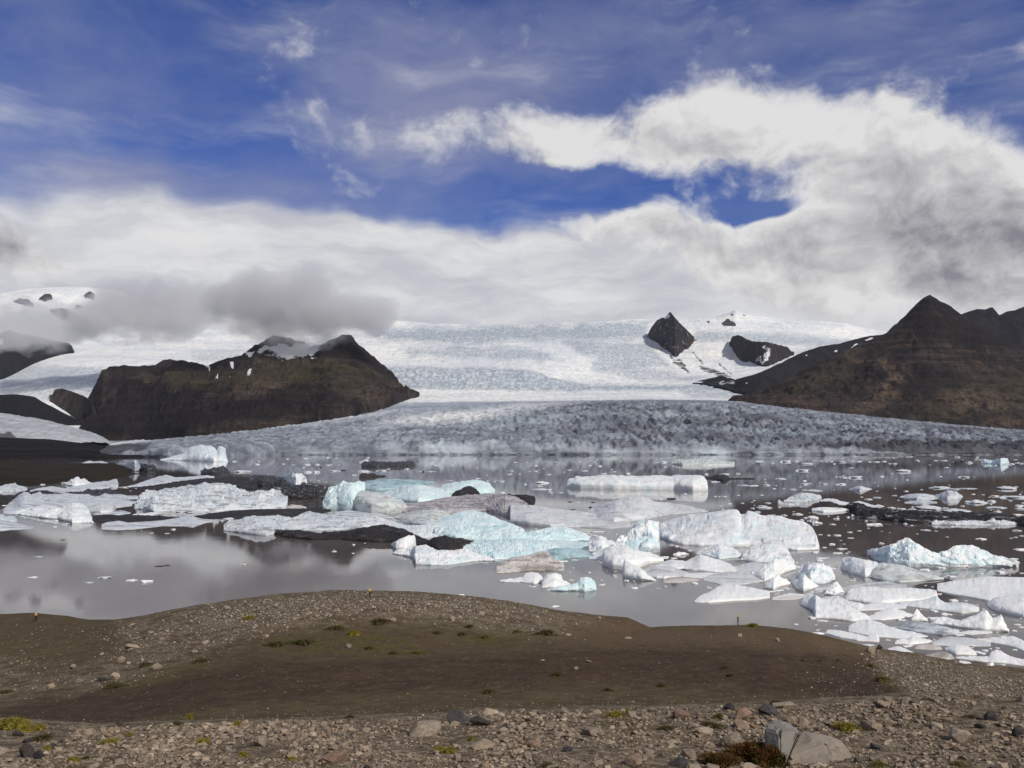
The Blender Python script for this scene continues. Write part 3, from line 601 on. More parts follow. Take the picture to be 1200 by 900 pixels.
# --- far row near the glacier front
berg('white berg with a turquoise tower at its right end, by the ice front', 'H', [(188, 538.5), (200, 536), (212, 532), (219, 528), (223, 523.5), (231, 522), (238, 521.5), (246, 523), (252, 526), (254.5, 529), (256, 523), (260, 522), (264, 525), (265.5, 534), (267, 540)], [(188, 539), (220, 540), (250, 541), (267, 541)], .25, .12)
berg('low white berg behind the brown spit of land', 'L', [(93, 544), (97, 542), (103, 540), (110, 541), (118, 540), (128, 543)], [(93, 545), (128, 545)], .3)
berg('small white peaked berg at the tip of the brown spit', 'L', [(135, 544), (140, 541), (147, 543), (152, 539.5), (157, 539), (161, 541), (164, 546)], [(135, 545), (148, 549), (158, 552), (164, 551)], .4)
berg('black and white hooked berg just right of the brown spit', 'S', [(164, 549), (167, 544), (171, 543), (174, 546), (178, 544), (182, 547)], [(164, 552.5), (172, 554), (182, 553)], .2, .16)
berg('white berg with two black fins before the turquoise tower', 'S', [(236, 552), (240, 548), (244, 550), (248, 548), (255, 546.5), (262, 546.5), (266, 550), (269, 553)], [(236, 556), (250, 557), (269, 555)], .4, .12)
berg('ragged black berg alone on the grey water below the ice front', 'S', [(424, 543), (427, 540.5), (433, 541), (438, 539.5), (446, 540.5), (454, 541), (462, 540.5), (470, 541), (478, 540), (484, 540), (486, 543)], [(424, 547), (440, 547.5), (455, 547), (470, 547), (486, 546)], .15, .16)
berg('small white crest beside the left end of the ragged black berg', 'L', [(421, 541), (426, 539), (430, 537.5), (432, 540)], [(421, 542), (432, 542)], .3)
berg('short flat black berg behind the turquoise bowl', 'K', [(421, 557), (424, 554), (432, 555), (439, 554), (441, 557), (452, 557.5)], [(421, 560.5), (440, 559.5), (452, 558.5)], .3, .12)
berg('low grey white berg with a dark tail, above the long white slab', 'E', [(787, 541), (795, 537.5), (801, 538.5), (808, 537.5), (820, 538), (830, 537.5), (838, 539), (848, 540), (861, 541.5)], [(787, 544), (800, 545.5), (830, 545.5), (861, 545)], .2, .1)
berg('flat black berg with a long thin tail, right of the long white slab', 'K', [(825, 559.5), (833, 558), (838, 556.5), (851, 556.5), (855, 560), (884, 560.4)], [(825, 561.3), (838, 562.5), (848, 564.5), (856, 562.3), (884, 561.6)], .5, .1)
berg('long white slab berg with a level top standing across the middle of the lagoon', 'W', [(664, 567), (665, 563.5), (668, 561), (673, 560), (674.5, 557.5), (690, 557.7), (705, 557), (720, 556.8), (740, 557.8), (755, 557.3), (780, 557), (805, 556.3), (820, 556.8), (825, 559), (828.5, 564), (829.5, 568)],
     [(664, 571), (680, 572), (720, 573), (790, 573.8), (812, 575), (829.5, 575)], .10, .04, .3)
# --- left field
berg('white chunk at the left edge under the brown spit', 'L', [(-20, 572), (0, 570), (6, 567.5), (12, 567), (18, 566), (21, 568.5), (32, 571)], [(-20, 577), (0, 577), (15, 576), (32, 574)], .4)
berg('craggy white crown shaped berg below the middle of the spit', 'W', [(72, 565), (79, 565), (83, 561.5), (86, 562), (90, 559), (92, 559), (94, 562), (99, 560.5), (103, 564), (109, 566)], [(72, 567), (85, 570.5), (98, 569.5), (109, 568)], .25, .16)
berg('long low white floe ridge with a blue lump on its right end, left part', 'L', [(35, 574.5), (45, 572), (60, 570), (75, 572.5), (95, 569), (105, 566.5), (120, 564), (129, 563.5), (132, 561.5), (137, 561), (139, 568)], [(35, 576), (60, 576), (80, 579), (97, 578), (112, 573.5), (139, 571)], .7, .06, .35)
berg('narrow black strip of ash covered ice at left, under the white ridge', 'K', [(34, 577), (42, 575), (55, 574.5), (63, 577)], [(34, 578.3), (50, 579), (63, 578.5)], .6)
berg('black topped berg with grey feet in the left field', 'S', [(77, 577), (88, 576), (97, 576.5), (102, 573), (112, 574), (120, 573), (128, 572), (133, 575), (139, 577)], [(77, 578), (95, 581), (105, 583), (116, 583.5), (128, 580), (139, 579)], .3, .12)
berg('black berg at the left edge between white floes', 'K', [(-30, 579), (0, 580), (12, 580), (20, 583), (24, 585)], [(-30, 592), (0, 592), (10, 590), (24, 586)], .6, .1)
berg('broad pale floe with a white hump on its back, left field', 'L', [(4, 597), (10, 591), (18, 585), (22, 580), (28, 576.5), (33, 577), (36, 580), (47, 576.5), (49, 580), (70, 579), (100, 580), (130, 582), (152, 584)], [(4, 602), (25, 601), (50, 599.5), (80, 596), (110, 592), (152, 588)], .8, .05, .3)
berg('flat pinkish grey floe right of the domed berg', 'V', [(103, 593), (115, 590.5), (133, 589), (155, 590)], [(103, 600), (118, 602), (132, 601), (136, 595), (155, 593)], **fl)
berg('white bar of ice along the middle of the left field', 'L', [(116, 580.5), (122, 578), (130, 579.5), (140, 579), (150, 580.5), (162, 581)], [(116, 584), (135, 584.5), (162, 584.5)], .5)
berg('thin white sliver beside the flat pinkish floe', 'L', [(111, 601.5), (128, 599), (142, 598), (153, 600.5)], [(111, 603), (138, 603.6), (153, 602)], **fl)
berg('white domed berg with a speckled round top, front of the left field', 'W', [(17, 601), (28, 599), (42, 597.5), (55, 598), (65, 596), (72, 596), (78, 594.5), (80, 592), (85, 590), (92, 589), (98, 591), (103, 595.5), (106, 602), (108.5, 611)], [(17, 602.5), (40, 606), (55, 608), (67, 608.5), (76, 611), (84, 613.5), (95, 613), (108.5, 613)], .35, .07)
berg('low white floe at the left edge, nearest the camera', 'L', [(-40, 609), (0, 610), (12, 611.5), (25, 614.5), (40, 618)], [(-40, 622), (0, 621.5), (20, 620.5), (40, 619)], **fl)
berg('small rounded white lump behind the nearest floe at the left edge', 'L', [(-15, 603), (2, 602.5), (8, 605), (12, 604), (18, 605.5), (20, 609)], [(-15, 612), (8, 611.5), (20, 611)], .4)
berg('long low black ridge of ash covered ice in front of the big craggy berg', 'K', [(106, 604.5), (125, 602.5), (140, 604), (165, 603.5), (190, 604.5), (217, 606.5)], [(106, 611), (125, 612.5), (160, 611.5), (190, 610), (217, 608)], .5, .12)
berg('pale streaky low berg floating before the black ridge', 'L', [(119, 615), (124, 612.5), (140, 611), (150, 613), (172, 611.5), (190, 610), (210, 607), (220, 605), (235, 608), (252, 610)], [(119, 620), (135, 621), (155, 620.5), (190, 616.5), (215, 616.5), (226, 618), (240, 613), (252, 611)], .75, .09, .35)
berg('big craggy white berg of many blocks, largest in the left field', 'L', [(157, 594), (160, 588), (166, 580), (172, 575), (178, 573.5), (184, 575), (190, 572), (200, 573), (207, 571), (212, 569), (216, 570), (221, 567.5), (228, 569), (234, 568), (240, 566), (247, 567.5), (256, 567), (268, 568), (278, 571), (285, 574), (297, 577), (305, 575), (312, 576.5), (320, 574), (328, 576), (336, 583)],
     [(157, 596), (180, 600), (205, 599.5), (240, 600), (265, 599), (300, 598.5), (336, 596.5)], .35, .17)
berg('long black slab of ash covered ice behind the big craggy berg', 'K', [(163, 571), (190, 567), (215, 563.5), (235, 561), (262, 559.5), (285, 560), (302, 564)], [(163, 573.5), (195, 573.5), (225, 570), (262, 570), (285, 573), (302, 574)], .5, .1)
berg('long white floe arching behind the black slab', 'L', [(149, 570), (160, 567), (175, 562), (187, 558), (195, 556), (205, 559.5), (220, 559), (235, 557.5), (243, 557), (251, 558)], [(149, 571), (175, 569), (200, 566.5), (225, 563.5), (251, 560)], .6, .07)
berg('dirty grey berg with a dark cap, behind the white pyramid', 'S', [(290, 565), (293, 559), (300, 556.5), (312, 556.5), (322, 558), (332, 559.5), (342, 563)], [(290, 569), (308, 570.5), (325, 569), (342, 565.5)], .3, .1)
berg('bright white pyramid berg rising above the ash streaked berg', 'W', [(327, 559), (334, 556.5), (339, 555), (343, 552.5), (346, 555), (349, 556), (354, 555), (358, 559), (360, 567)], [(327, 563), (340, 569), (347, 572), (360, 569)], .2, .1)
berg('black and pale green ash streaked berg left of the turquoise bowl', 'S', [(314, 577), (318, 566), (322, 562), (330, 560.5), (338, 565), (346, 569), (353, 569), (356, 565.5), (363, 567), (370, 568.5), (378, 569.5), (384, 572), (387, 580)], [(314, 582), (335, 584), (350, 585), (372, 585.5), (387, 584.5)], .25, .15)
berg('small dirty white block at the foot of the ash streaked berg', 'P', [(337, 593), (342, 591), (352, 592), (359, 594)], [(337, 596), (350, 597), (359, 596.3)], .4)
berg('long thin black slab crossing in front of the ash streaked berg', 'K', [(224, 606), (245, 601.5), (270, 598.5), (300, 597), (340, 596), (370, 596), (388, 596.5)], [(224, 607.5), (260, 608), (290, 607.5), (318, 606), (340, 606.5), (365, 603.5), (388, 599.5)], .6, .08)
berg('white berg with a pointed top left of the long black berg', 'L', [(262, 614), (268, 610), (280, 609), (290, 606), (298, 604.5), (312, 605), (325, 604), (338, 605.5), (344, 609)], [(262, 622), (280, 624.5), (300, 627), (312, 628), (323, 626), (332, 616), (344, 611)], .4, .08)
berg('white ridge berg with a dark fin on it, behind the long black berg', 'L', [(319, 618), (330, 613), (340, 608), (350, 605), (357, 600.5), (364, 599.5), (369, 601.5), (378, 602), (395, 604.5), (412, 605.5), (426, 602.5), (432, 605), (448, 607), (466, 613)], [(319, 620), (345, 622), (372, 622), (400, 621), (430, 618), (466, 615)], .45, .09)
berg('long black ash covered berg with a rounded hump, lying at the open water', 'K', [(320, 620.5), (332, 621), (350, 621), (372, 624.5), (392, 622), (410, 621), (425, 617.5), (437, 615.5), (448, 615.5), (460, 617.5), (475, 621), (488, 627), (498, 632), (507, 636)], [(320, 626), (335, 630), (365, 633), (400, 632.5), (430, 635.5), (460, 636), (485, 639), (507, 639)], .3, .09)
berg('smaller black ash covered berg at the right end of the long black one', 'K', [(499, 634), (508, 630.5), (516, 628), (523, 627.5), (529, 630), (540, 629.5), (548, 632), (554, 635)], [(499, 638), (512, 644), (528, 644), (545, 641.5), (554, 636)], .3, .12)
berg('bright white fin of ice leaning against the long black berg', 'C', [(458, 637), (465, 634), (472, 630), (479, 627.5), (485, 627), (487, 630), (487.5, 638)], [(458, 639), (464, 645), (475, 645.5), (487.5, 641)], .15, .05)
berg('white craggy berg with a blue shelf, before the small black berg', 'W', [(460, 648), (468, 644.5), (478, 642), (488, 640.5), (500, 639), (507, 642), (513, 645), (525, 644), (535, 645), (545, 643.5), (552, 646), (566, 650), (583, 656.5)], [(460, 649), (475, 652), (484, 654), (487, 661.5), (505, 662.5), (525, 662.5), (545, 659.5), (560, 657.5), (583, 657.5)], .45, .13)
# --- turquoise group
berg('dark teal rim of ice at the back of the turquoise bowl', 'T', [(418, 568), (424, 564.5), (440, 562), (460, 561), (478, 561.5), (495, 563), (509, 564.5)], [(418, 573), (440, 574), (465, 573), (490, 569.5), (509, 566)], .3, .06)
berg('pale blue craggy flank at the left of the turquoise bowl', 'B', [(381, 592), (383, 580), (386, 572), (393, 570), (398, 567), (402, 562), (412, 563), (420, 562.5), (428, 565)], [(381, 597), (395, 597.5), (412, 599), (428, 597)], .35, .12)
berg('hull shaped berg with a flat grey top and pale sides, front of the turquoise bowl', 'E', [(408, 592), (412, 579), (417, 572.5), (422, 574), (432, 575), (445, 577.5), (458, 580.5), (470, 585), (478, 593)], [(408, 596), (420, 600.5), (435, 602.5), (455, 603), (470, 600.5), (478, 597)], .45, .05, .22)
berg('light blue smooth snow mound right of the hull shaped berg', 'B', [(438, 577), (450, 577), (460, 574.5), (470, 570), (480, 568.5), (492, 568), (505, 570), (518, 574), (530, 580)], [(438, 580), (460, 586), (490, 589), (515, 588), (530, 584)], .5, .05)
berg('pale mound of ice behind the brown ash hump', 'B', [(510, 574), (520, 567.5), (532, 564.5), (548, 562.5), (562, 562.5), (572, 565), (580, 574)], [(510, 578), (540, 578.5), (580, 577)], .35, .06)
berg('long dirty grey slab berg carrying brown ash, centre of the ice field', 'G', [(468, 592), (485, 589), (505, 587), (522, 583), (545, 580.5), (560, 579.5), (578, 579), (592, 579.5), (606, 583), (618, 591)], [(468, 600), (495, 601), (525, 601), (548, 599.5), (570, 599), (592, 605), (618, 606)], .5, .09)
berg('brown black hump of ash on top of the grey slab', 'K', [(529, 581), (533, 576), (538, 573.5), (544, 571), (551, 570), (557, 573), (563, 578.5)], [(529, 586), (545, 586.5), (563, 585)], .2, .08)
berg('tilted black wedge of ice at the right end of the grey slab', 'K', [(588, 580), (600, 579), (612, 580), (625, 580.5), (626.5, 583)], [(588, 586), (600, 592), (612, 595), (622, 595), (626.5, 587)], .3, .07)
berg('flat lavender grey floe with a dark waterline right of the black wedge', 'V', [(598, 592), (620, 592), (645, 596), (675, 600), (700, 604), (738, 609)], [(598, 613), (620, 616), (645, 618), (680, 618), (715, 619.5), (738, 617.5)], .85, .05, .25, 'ice_floe', 'ice floe', 'flat floes floating in the lagoon')
berg('wide smooth pale lavender floe below the long white slab', 'V', [(688, 600), (705, 591), (722, 585.5), (738, 582), (752, 582), (765, 588), (790, 592), (812, 594), (830, 598)], [(688, 610), (720, 613), (755, 610), (785, 603), (830, 600)], .85, .04, .35, 'ice_floe', 'ice floe', 'flat floes floating in the lagoon')
berg('pale green tinted slab below the hull shaped berg', 'E', [(462, 605), (478, 600), (495, 597.5), (510, 597.5), (524, 600), (530, 606)], [(462, 607), (480, 613), (505, 616), (530, 613)], .6, .05, .3)
berg('turquoise white mound with a broad rounded back, centre', 'B', [(508, 613), (522, 607), (535, 601), (546, 598), (556, 598), (568, 601), (580, 607), (590, 610), (604, 614.5)], [(508, 617), (540, 619), (575, 619.5), (604, 617)], .35, .06)
berg('row of small white blocks behind the long black berg', 'W', [(418, 613), (432, 612), (450, 613), (462, 612), (475, 616), (490, 616), (503, 615), (513, 619)], [(418, 616), (450, 618), (472, 625), (488, 630), (513, 631)], .6, .12)
berg('long light turquoise berg with a notch in its crest, centre right', 'B', [(510, 618), (530, 616.5), (548, 616), (570, 615.5), (590, 615), (603, 615), (611, 617), (616, 624), (625, 621.5), (640, 619), (652, 617), (664, 618), (675, 621), (686, 625), (690, 630)], [(510, 629), (535, 633), (560, 634), (600, 636), (640, 635), (690, 634)], .3, .09)
berg('rubble of small white and turquoise ice blocks above the silty slab', 'B', [(543, 641), (555, 635), (565, 632.5), (580, 634), (600, 632), (618, 633), (640, 634), (656, 641)], [(543, 645), (565, 652), (580, 656), (605, 655), (630, 651), (656, 646)], .65, .16)
berg('silty pale brown slab split by dark cracks', 'P', [(582, 663), (592, 657), (600, 653), (612, 652.5), (624, 650), (632, 646.5), (642, 646), (646, 652), (652, 657), (661, 661)], [(582, 672), (598, 671.5), (615, 669), (640, 668.5), (661, 669)], .6, .10)
berg('deep turquoise wing shaped berg overhanging dark water', 'T', [(632, 650), (640, 645), (650, 642), (665, 641.5), (680, 643), (690, 646), (696, 650)], [(632, 656), (650, 658), (665, 655), (682, 653.5), (696, 653)], .3, .06)
berg('white block with a flat foot between the turquoise wing and the bright cube', 'W', [(690, 636), (696, 631), (702, 629), (710, 629), (713, 633), (718, 633), (724, 637)], [(690, 647), (706, 648.5), (714, 643), (724, 642)], .3, .08)
berg('low white berg with two humps near the hill, left of the blue tailed one', 'C', [(586, 680), (600, 678), (612, 676.5), (616, 671.5), (622, 670.5), (630, 671), (634, 674), (638, 680.5)], [(586, 682), (610, 682.5), (626, 684.5), (638, 682.5)], .45, .06)
berg('rounded white berg with a flat white apron near the hill', 'C', [(634, 687), (637, 676), (640, 672.5), (650, 671), (657, 673), (659, 679), (668, 684)], [(634, 689.5), (650, 690), (660, 688), (668, 686)], .4, .05)
berg('light blue berg with a tall square right end, nearest the hill', 'B', [(640, 690.5), (655, 688), (668, 685), (678, 683), (681, 677.5), (687, 677), (693, 677.5), (697, 682), (698.5, 690)], [(640, 692), (660, 693), (678, 692.5), (685, 693.5), (698.5, 692)], .2, .07)
# --- right centre
berg('largest white berg, a broad rounded back right of the centre', 'W', [(773, 614), (785, 610), (800, 606), (815, 603), (828, 600.5), (838, 599), (850, 598.3), (861, 597.3), (866, 598.5), (868.5, 603.5), (873, 602), (876, 599), (886, 602), (896, 605), (915, 606.5), (928, 610), (940, 612), (948, 616), (953, 621), (957, 628), (960, 641)],
     [(773, 630), (785, 635), (800, 638.5), (820, 640), (850, 641), (880, 641), (910, 643.5), (935, 645.5), (960, 644.5)], .6, .06, .42, smooth=True)
berg('craggy bluish white berg left of the largest berg', 'H', [(721, 642), (724, 632), (729, 625), (737, 620), (742, 614.5), (751, 612), (757, 611.5), (760, 610), (766, 611.5), (773, 612), (775.5, 616), (776, 626), (772, 641)], [(721, 646), (740, 648), (760, 649), (772, 647)], .15, .12)
berg('bright white cube shaped berg in front of the craggy bluish one', 'C', [(705.5, 656), (707, 648), (709, 644), (720, 642), (735, 641.5), (748, 645), (762, 647), (770, 651), (777, 656)], [(705.5, 663), (718, 667), (733, 668.5), (750, 665.5), (762, 660.5), (777, 659)], .35, .05, .25)
berg('sharp white fin berg with a shaded left face, at the open water', 'C', [(729.5, 674), (731, 662), (732.5, 656.5), (738, 659), (745, 662.5), (752, 667), (760, 674), (769, 680)], [(729.5, 677), (738, 678.5), (752, 680.5), (769, 681)], .2, .04)
berg('low pale floe right of the sharp fin', 'V', [(753, 668), (765, 664), (776, 663.5), (788, 664), (798, 668), (811, 672)], [(753, 674), (770, 677.5), (790, 676.5), (811, 674.5)], **fl)
berg('thin rusty edged floe before the low pale floe', 'P', [(777, 679.5), (790, 677), (803, 676), (819, 679)], [(777, 683), (797, 683), (819, 680.5)], **fl)
berg('white lens shaped floe below the largest berg', 'C', [(795, 661), (803, 657.5), (812, 654), (820, 650), (828, 652), (840, 656), (855, 661), (864, 667)], [(795, 664), (812, 668.5), (838, 670.5), (864, 670.5)], .7, .05, .35, 'ice_floe', 'ice floe', 'flat floes floating in the lagoon')
berg('ribbed white berg at the foot of the largest berg', 'W', [(816, 648), (824, 643.5), (833, 639.5), (845, 638), (856, 640.5), (863, 644), (868, 650)], [(816, 649), (828, 652), (843, 655.5), (858, 654), (868, 653.5)], .45, .08)
berg('dirty white berg right of the ribbed one, foot of the largest berg', 'W', [(867, 655), (872, 648), (880, 642), (890, 637.5), (900, 634.5), (912, 637), (922, 642), (931, 656)], [(867, 656.5), (885, 659.5), (905, 660.5), (931, 662)], .35, .07)
berg('heaped bright white berg above the square white block', 'C', [(880, 673), (888, 667), (897, 661.5), (908, 655.5), (918, 655), (926, 658.5), (932, 663)], [(880, 675), (896, 681), (908, 679), (920, 671), (932, 668)], .4, .09)
berg('square white block with a raised left corner, before the bright heap', 'C', [(895, 688), (898, 683), (904, 677.5), (912, 672.5), (916, 677), (922, 679), (927, 683)], [(895, 689), (907, 691.5), (916, 687), (927, 685)], .25, .06)
berg('flat lavender floe behind the pointed white floe', 'V', [(824, 676), (836, 673), (852, 671), (875, 671), (887, 674), (897, 678)], [(824, 680), (845, 685.5), (872, 685), (897, 681)], **fl)
berg('pointed white floe like a ship bow, nearest in the right centre', 'C', [(813.5, 704.5), (819, 699), (825, 696), (832, 693.5), (840, 688), (848, 685.5), (862, 685.5), (880, 688.5), (902, 693)], [(813.5, 706), (832, 706.8), (858, 704.5), (885, 703.5), (902, 701)], .65, .04, .3, 'ice_floe', 'ice floe', 'flat floes floating in the lagoon')
berg('small bowl shaped white berg left of the pale green one', 'C', [(926, 677), (931, 679.5), (936, 679), (939, 674.5), (943, 673), (949, 679), (959, 686)], [(926, 680), (933, 690), (942, 693.5), (951, 691), (959, 687.5)], .3, .06)
berg('pale green white heap between the bowl shaped berg and the tilted barrel of ice', 'H', [(934, 672), (940, 664), (946, 660), (955, 659), (966, 661), (974, 665), (979, 674)], [(934, 678), (950, 684.5), (966, 685), (979, 680)], .35, .09)
berg('small upright white chunk at the foot of the pale green heap', 'W', [(967, 695), (972, 687), (977, 683), (982, 681), (985.5, 687), (988, 693)], [(967, 697), (979, 698), (988, 695)], .25, .1)
berg('lavender white wedge berg with a bluish left face, close to the hill', 'C', [(937.5, 706), (942, 698.5), (948, 695), (957, 698.5), (968, 703.5), (985, 708), (1002, 713.5), (1017, 720.5)], [(937.5, 709), (948, 713), (953, 716), (955.5, 724.5), (972, 725.5), (998, 728.5), (1017, 728)], .5, .05, .4)
berg('white rubble behind the lavender wedge', 'W', [(958, 702), (968, 699), (980, 698), (985, 700), (995, 704), (1008, 706), (1016, 710)], [(958, 705), (985, 712), (1006, 715.5), (1016, 712)], .6, .12)
berg('tilted barrel of white ice with a shaded end', 'W', [(985.5, 664), (987, 654.5), (990, 652), (1000, 653), (1012, 655), (1028, 659.5), (1032, 664)], [(985.5, 667), (998, 672), (1014, 676.5), (1032, 675)], .3, .05)
berg('smooth worn berg with a grey band, right of the tilted barrel', 'E', [(1018, 673), (1024, 664), (1030, 660), (1042, 660), (1058, 662), (1075, 667.5), (1092, 673.5), (1106, 677)], [(1018, 677), (1035, 681), (1055, 683.5), (1082, 681.5), (1106, 679.5)], .45, .05)
berg('low lavender shelf between the smooth worn berg and the blunt white floe', 'V', [(984, 690), (996, 686.5), (1012, 684), (1038, 681.5), (1062, 685)], [(984, 692), (1020, 692), (1062, 689.5)], **fl)
berg('big blunt white floe with a rounded left end', 'C', [(990.5, 700), (993, 694), (997, 690), (1008, 687.5), (1020, 688), (1042, 690), (1065, 689), (1088, 690.5), (1097, 692), (1099, 699)], [(990.5, 703), (1012, 706), (1035, 708), (1060, 705.5), (1080, 704.5), (1099, 704)], .55, .04, .3, 'ice_floe', 'ice floe', 'flat floes floating in the lagoon')
berg('pale green footed floe reaching right from the blunt white floe', 'W', [(1054, 706), (1072, 704), (1088, 701.5), (1097, 698.5), (1102, 703), (1108, 706), (1125, 706), (1140, 708), (1147.5, 712)], [(1054, 709), (1075, 712.5), (1100, 715.5), (1128, 719.5), (1147.5, 716.5)], .55, .05, .35, 'ice_floe', 'ice floe', 'flat floes floating in the lagoon')
berg('large white berg with a blue hollow below its peak, far right', 'H', [(1018.5, 646), (1025, 644.5), (1031, 641), (1036, 640), (1043, 637), (1050, 633.5), (1056, 631), (1062, 629), (1065, 630), (1072, 635), (1080, 640), (1092, 645), (1103, 647), (1110, 645), (1116, 641), (1121, 639), (1130, 639.5), (1140, 640.5), (1150, 643), (1160, 648), (1168, 651), (1175, 653.5), (1180, 656), (1185, 657.5), (1188.5, 663)],
     [(1018.5, 652), (1028, 656.5), (1042, 661.5), (1065, 664.5), (1100, 665), (1140, 665.2), (1188.5, 664.5)], .16, .11)
berg('wide flat white slab with a blue edge, cut by the right edge of the view', 'C', [(1098, 684), (1112, 682.5), (1130, 681), (1155, 679.5), (1200, 680.5), (1260, 685)], [(1098, 692.5), (1112, 696), (1140, 701), (1160, 705.5), (1178, 704), (1260, 707)], .8, .04, .22, 'ice_floe', 'ice floe', 'flat floes floating in the lagoon')
berg('thick white slab in front of the wide flat one at the right edge', 'C', [(1157, 705), (1168, 700), (1184, 697), (1200, 695.5), (1250, 697)], [(1157, 711), (1168, 716.5), (1184, 720.5), (1200, 723.5), (1250, 725)], .5, .05, .3)
berg('white berg with two blunt peaks in the lower right ice', 'C', [(1090, 730), (1098, 723.5), (1106, 722), (1115, 724.5), (1126, 727), (1138, 723), (1146, 719), (1152, 715.5), (1156, 715), (1160, 719.5), (1163, 724.5), (1168, 723), (1173, 720), (1176, 726), (1179, 733), (1181, 738)], [(1090, 731.5), (1115, 734), (1130, 736.5), (1155, 739.5), (1181, 741)], .25, .06)
berg('blue grey flat floe left of the two peaked berg', 'L', [(1048, 733.5), (1058, 729.5), (1072, 727.5), (1085, 729), (1098, 732), (1112, 735.5), (1124, 739)], [(1048, 735.5), (1070, 740), (1090, 743), (1106, 745.5), (1124, 742.5)], .55, .06, .35, 'ice_floe', 'ice floe', 'flat floes floating in the lagoon')
berg('low white floe right of the lavender wedge', 'C', [(1016, 723), (1026, 718), (1036, 714), (1046, 711.5), (1056, 715), (1071, 720.5)], [(1016, 726), (1035, 727), (1056, 725), (1071, 722)], .6, .05, .4, 'ice_floe', 'ice floe', 'flat floes floating in the lagoon')
berg('small white spike of ice beside the low white floe', 'C', [(1067, 726), (1070, 720), (1074, 713.5), (1079, 718.5), (1087, 726)], [(1067, 727.5), (1087, 728)], .15, .06)
berg('white floe touching the shore under the lavender wedge', 'C', [(966.5, 741), (970, 737.5), (978, 738), (990, 739.5), (1005, 743), (1016, 746), (1022, 743), (1028, 742), (1030.5, 748)], [(966.5, 742.5), (985, 747.5), (1005, 751), (1030.5, 752.5)], .6, .05, .35, 'ice_floe', 'ice floe', 'flat floes floating in the lagoon')
berg('broad white floe pair behind the floe at the shore', 'C', [(994, 734), (1004, 728), (1018, 727), (1032, 730.5), (1042, 735), (1062, 739), (1078, 742), (1087, 745)], [(994, 740), (1018, 745.5), (1050, 748), (1070, 748.5), (1087, 746.5)], .75, .06, .35, 'ice_floe', 'ice floe', 'flat floes floating in the lagoon')
berg('white floe with a raised back right of the broad floe pair', 'C', [(1048.5, 751), (1056, 747.5), (1064, 749), (1070, 745.5), (1080, 747.5), (1095, 751)], [(1048.5, 754.5), (1068, 755.5), (1085, 754), (1095, 752)], .5, .05, .35, 'ice_floe', 'ice floe', 'flat floes floating in the lagoon')
berg('bluish white oval floe lying against the shore', 'C', [(1037, 761.5), (1044, 758.5), (1051, 757), (1060, 759.5), (1073, 766)], [(1037, 764), (1054, 767.5), (1073, 768.8)], .7, .04, .3, 'ice_floe', 'ice floe', 'flat floes floating in the lagoon')
berg('knobbly cream floe next to the bluish oval floe', 'P', [(1072, 758.5), (1080, 755.5), (1090, 754.5), (1100, 756), (1104, 759.5)], [(1072, 760.5), (1090, 761.5), (1104, 761.3)], .5, .09)
berg('wide flat lavender floe under the two peaked berg', 'V', [(1092, 752), (1102, 748), (1112, 746), (1130, 747), (1148, 749.5), (1161, 753)], [(1092, 756), (1128, 757.5), (1161, 757.5)], **fl)
berg('domed white floe with a ribbed side, lower right', 'C', [(1107, 759), (1115, 756), (1124, 755), (1134, 757), (1141, 762), (1144.5, 767)], [(1107, 761.5), (1120, 767.5), (1144.5, 768.3)], .5, .05, .35, 'ice_floe', 'ice floe', 'flat floes floating in the lagoon')
berg('long white floe with a rounded tail, right of the wide lavender floe', 'C', [(1139, 749), (1160, 747.5), (1176, 745.5), (1188, 745.5), (1198, 750), (1206, 755), (1240, 761)], [(1139, 750.5), (1162, 753), (1184, 758), (1200, 763.5), (1240, 767)], .6, .05, .35, 'ice_floe', 'ice floe', 'flat floes floating in the lagoon')
berg('cream white shell shaped floe low in the right ice', 'P', [(1080, 769), (1090, 766), (1100, 763.5), (1109, 763.5), (1114, 766), (1118.5, 770.5)], [(1080, 770.5), (1096, 773.5), (1111, 775), (1118.5, 773)], .55, .04, .35, 'ice_floe', 'ice floe', 'flat floes floating in the lagoon')
berg('lowest small white floe of the right ice, near the stony shore', 'C', [(1114, 781), (1120, 776.5), (1126, 774), (1135, 775.5), (1144.5, 780.5)], [(1114, 782.5), (1133, 784.3), (1144.5, 783)], .55, .05, .35, 'ice_floe', 'ice floe', 'flat floes floating in the lagoon')
berg('long thin white floe with a hump, bottom right', 'C', [(1120, 769.5), (1138, 768.7), (1158, 769), (1161, 764), (1167, 760.5), (1174, 763), (1182, 768), (1192, 771.5), (1205, 773.5), (1240, 776)], [(1120, 771.5), (1150, 775.5), (1180, 778), (1202, 781), (1240, 782)], .55, .05, .35, 'ice_floe', 'ice floe', 'flat floes floating in the lagoon')
berg('thin white sliver at the waterline of the two peaked berg', 'C', [(1124, 741), (1135, 738.5), (1150, 739), (1163, 740)], [(1124, 742.5), (1140, 743.8), (1163, 742)], **fl)
berg('small white ball of ice under the long thin floe', 'C', [(1156, 778), (1159, 776), (1164, 776), (1165, 780)], [(1156, 782), (1161, 783.3), (1165, 782)], .2, .05)
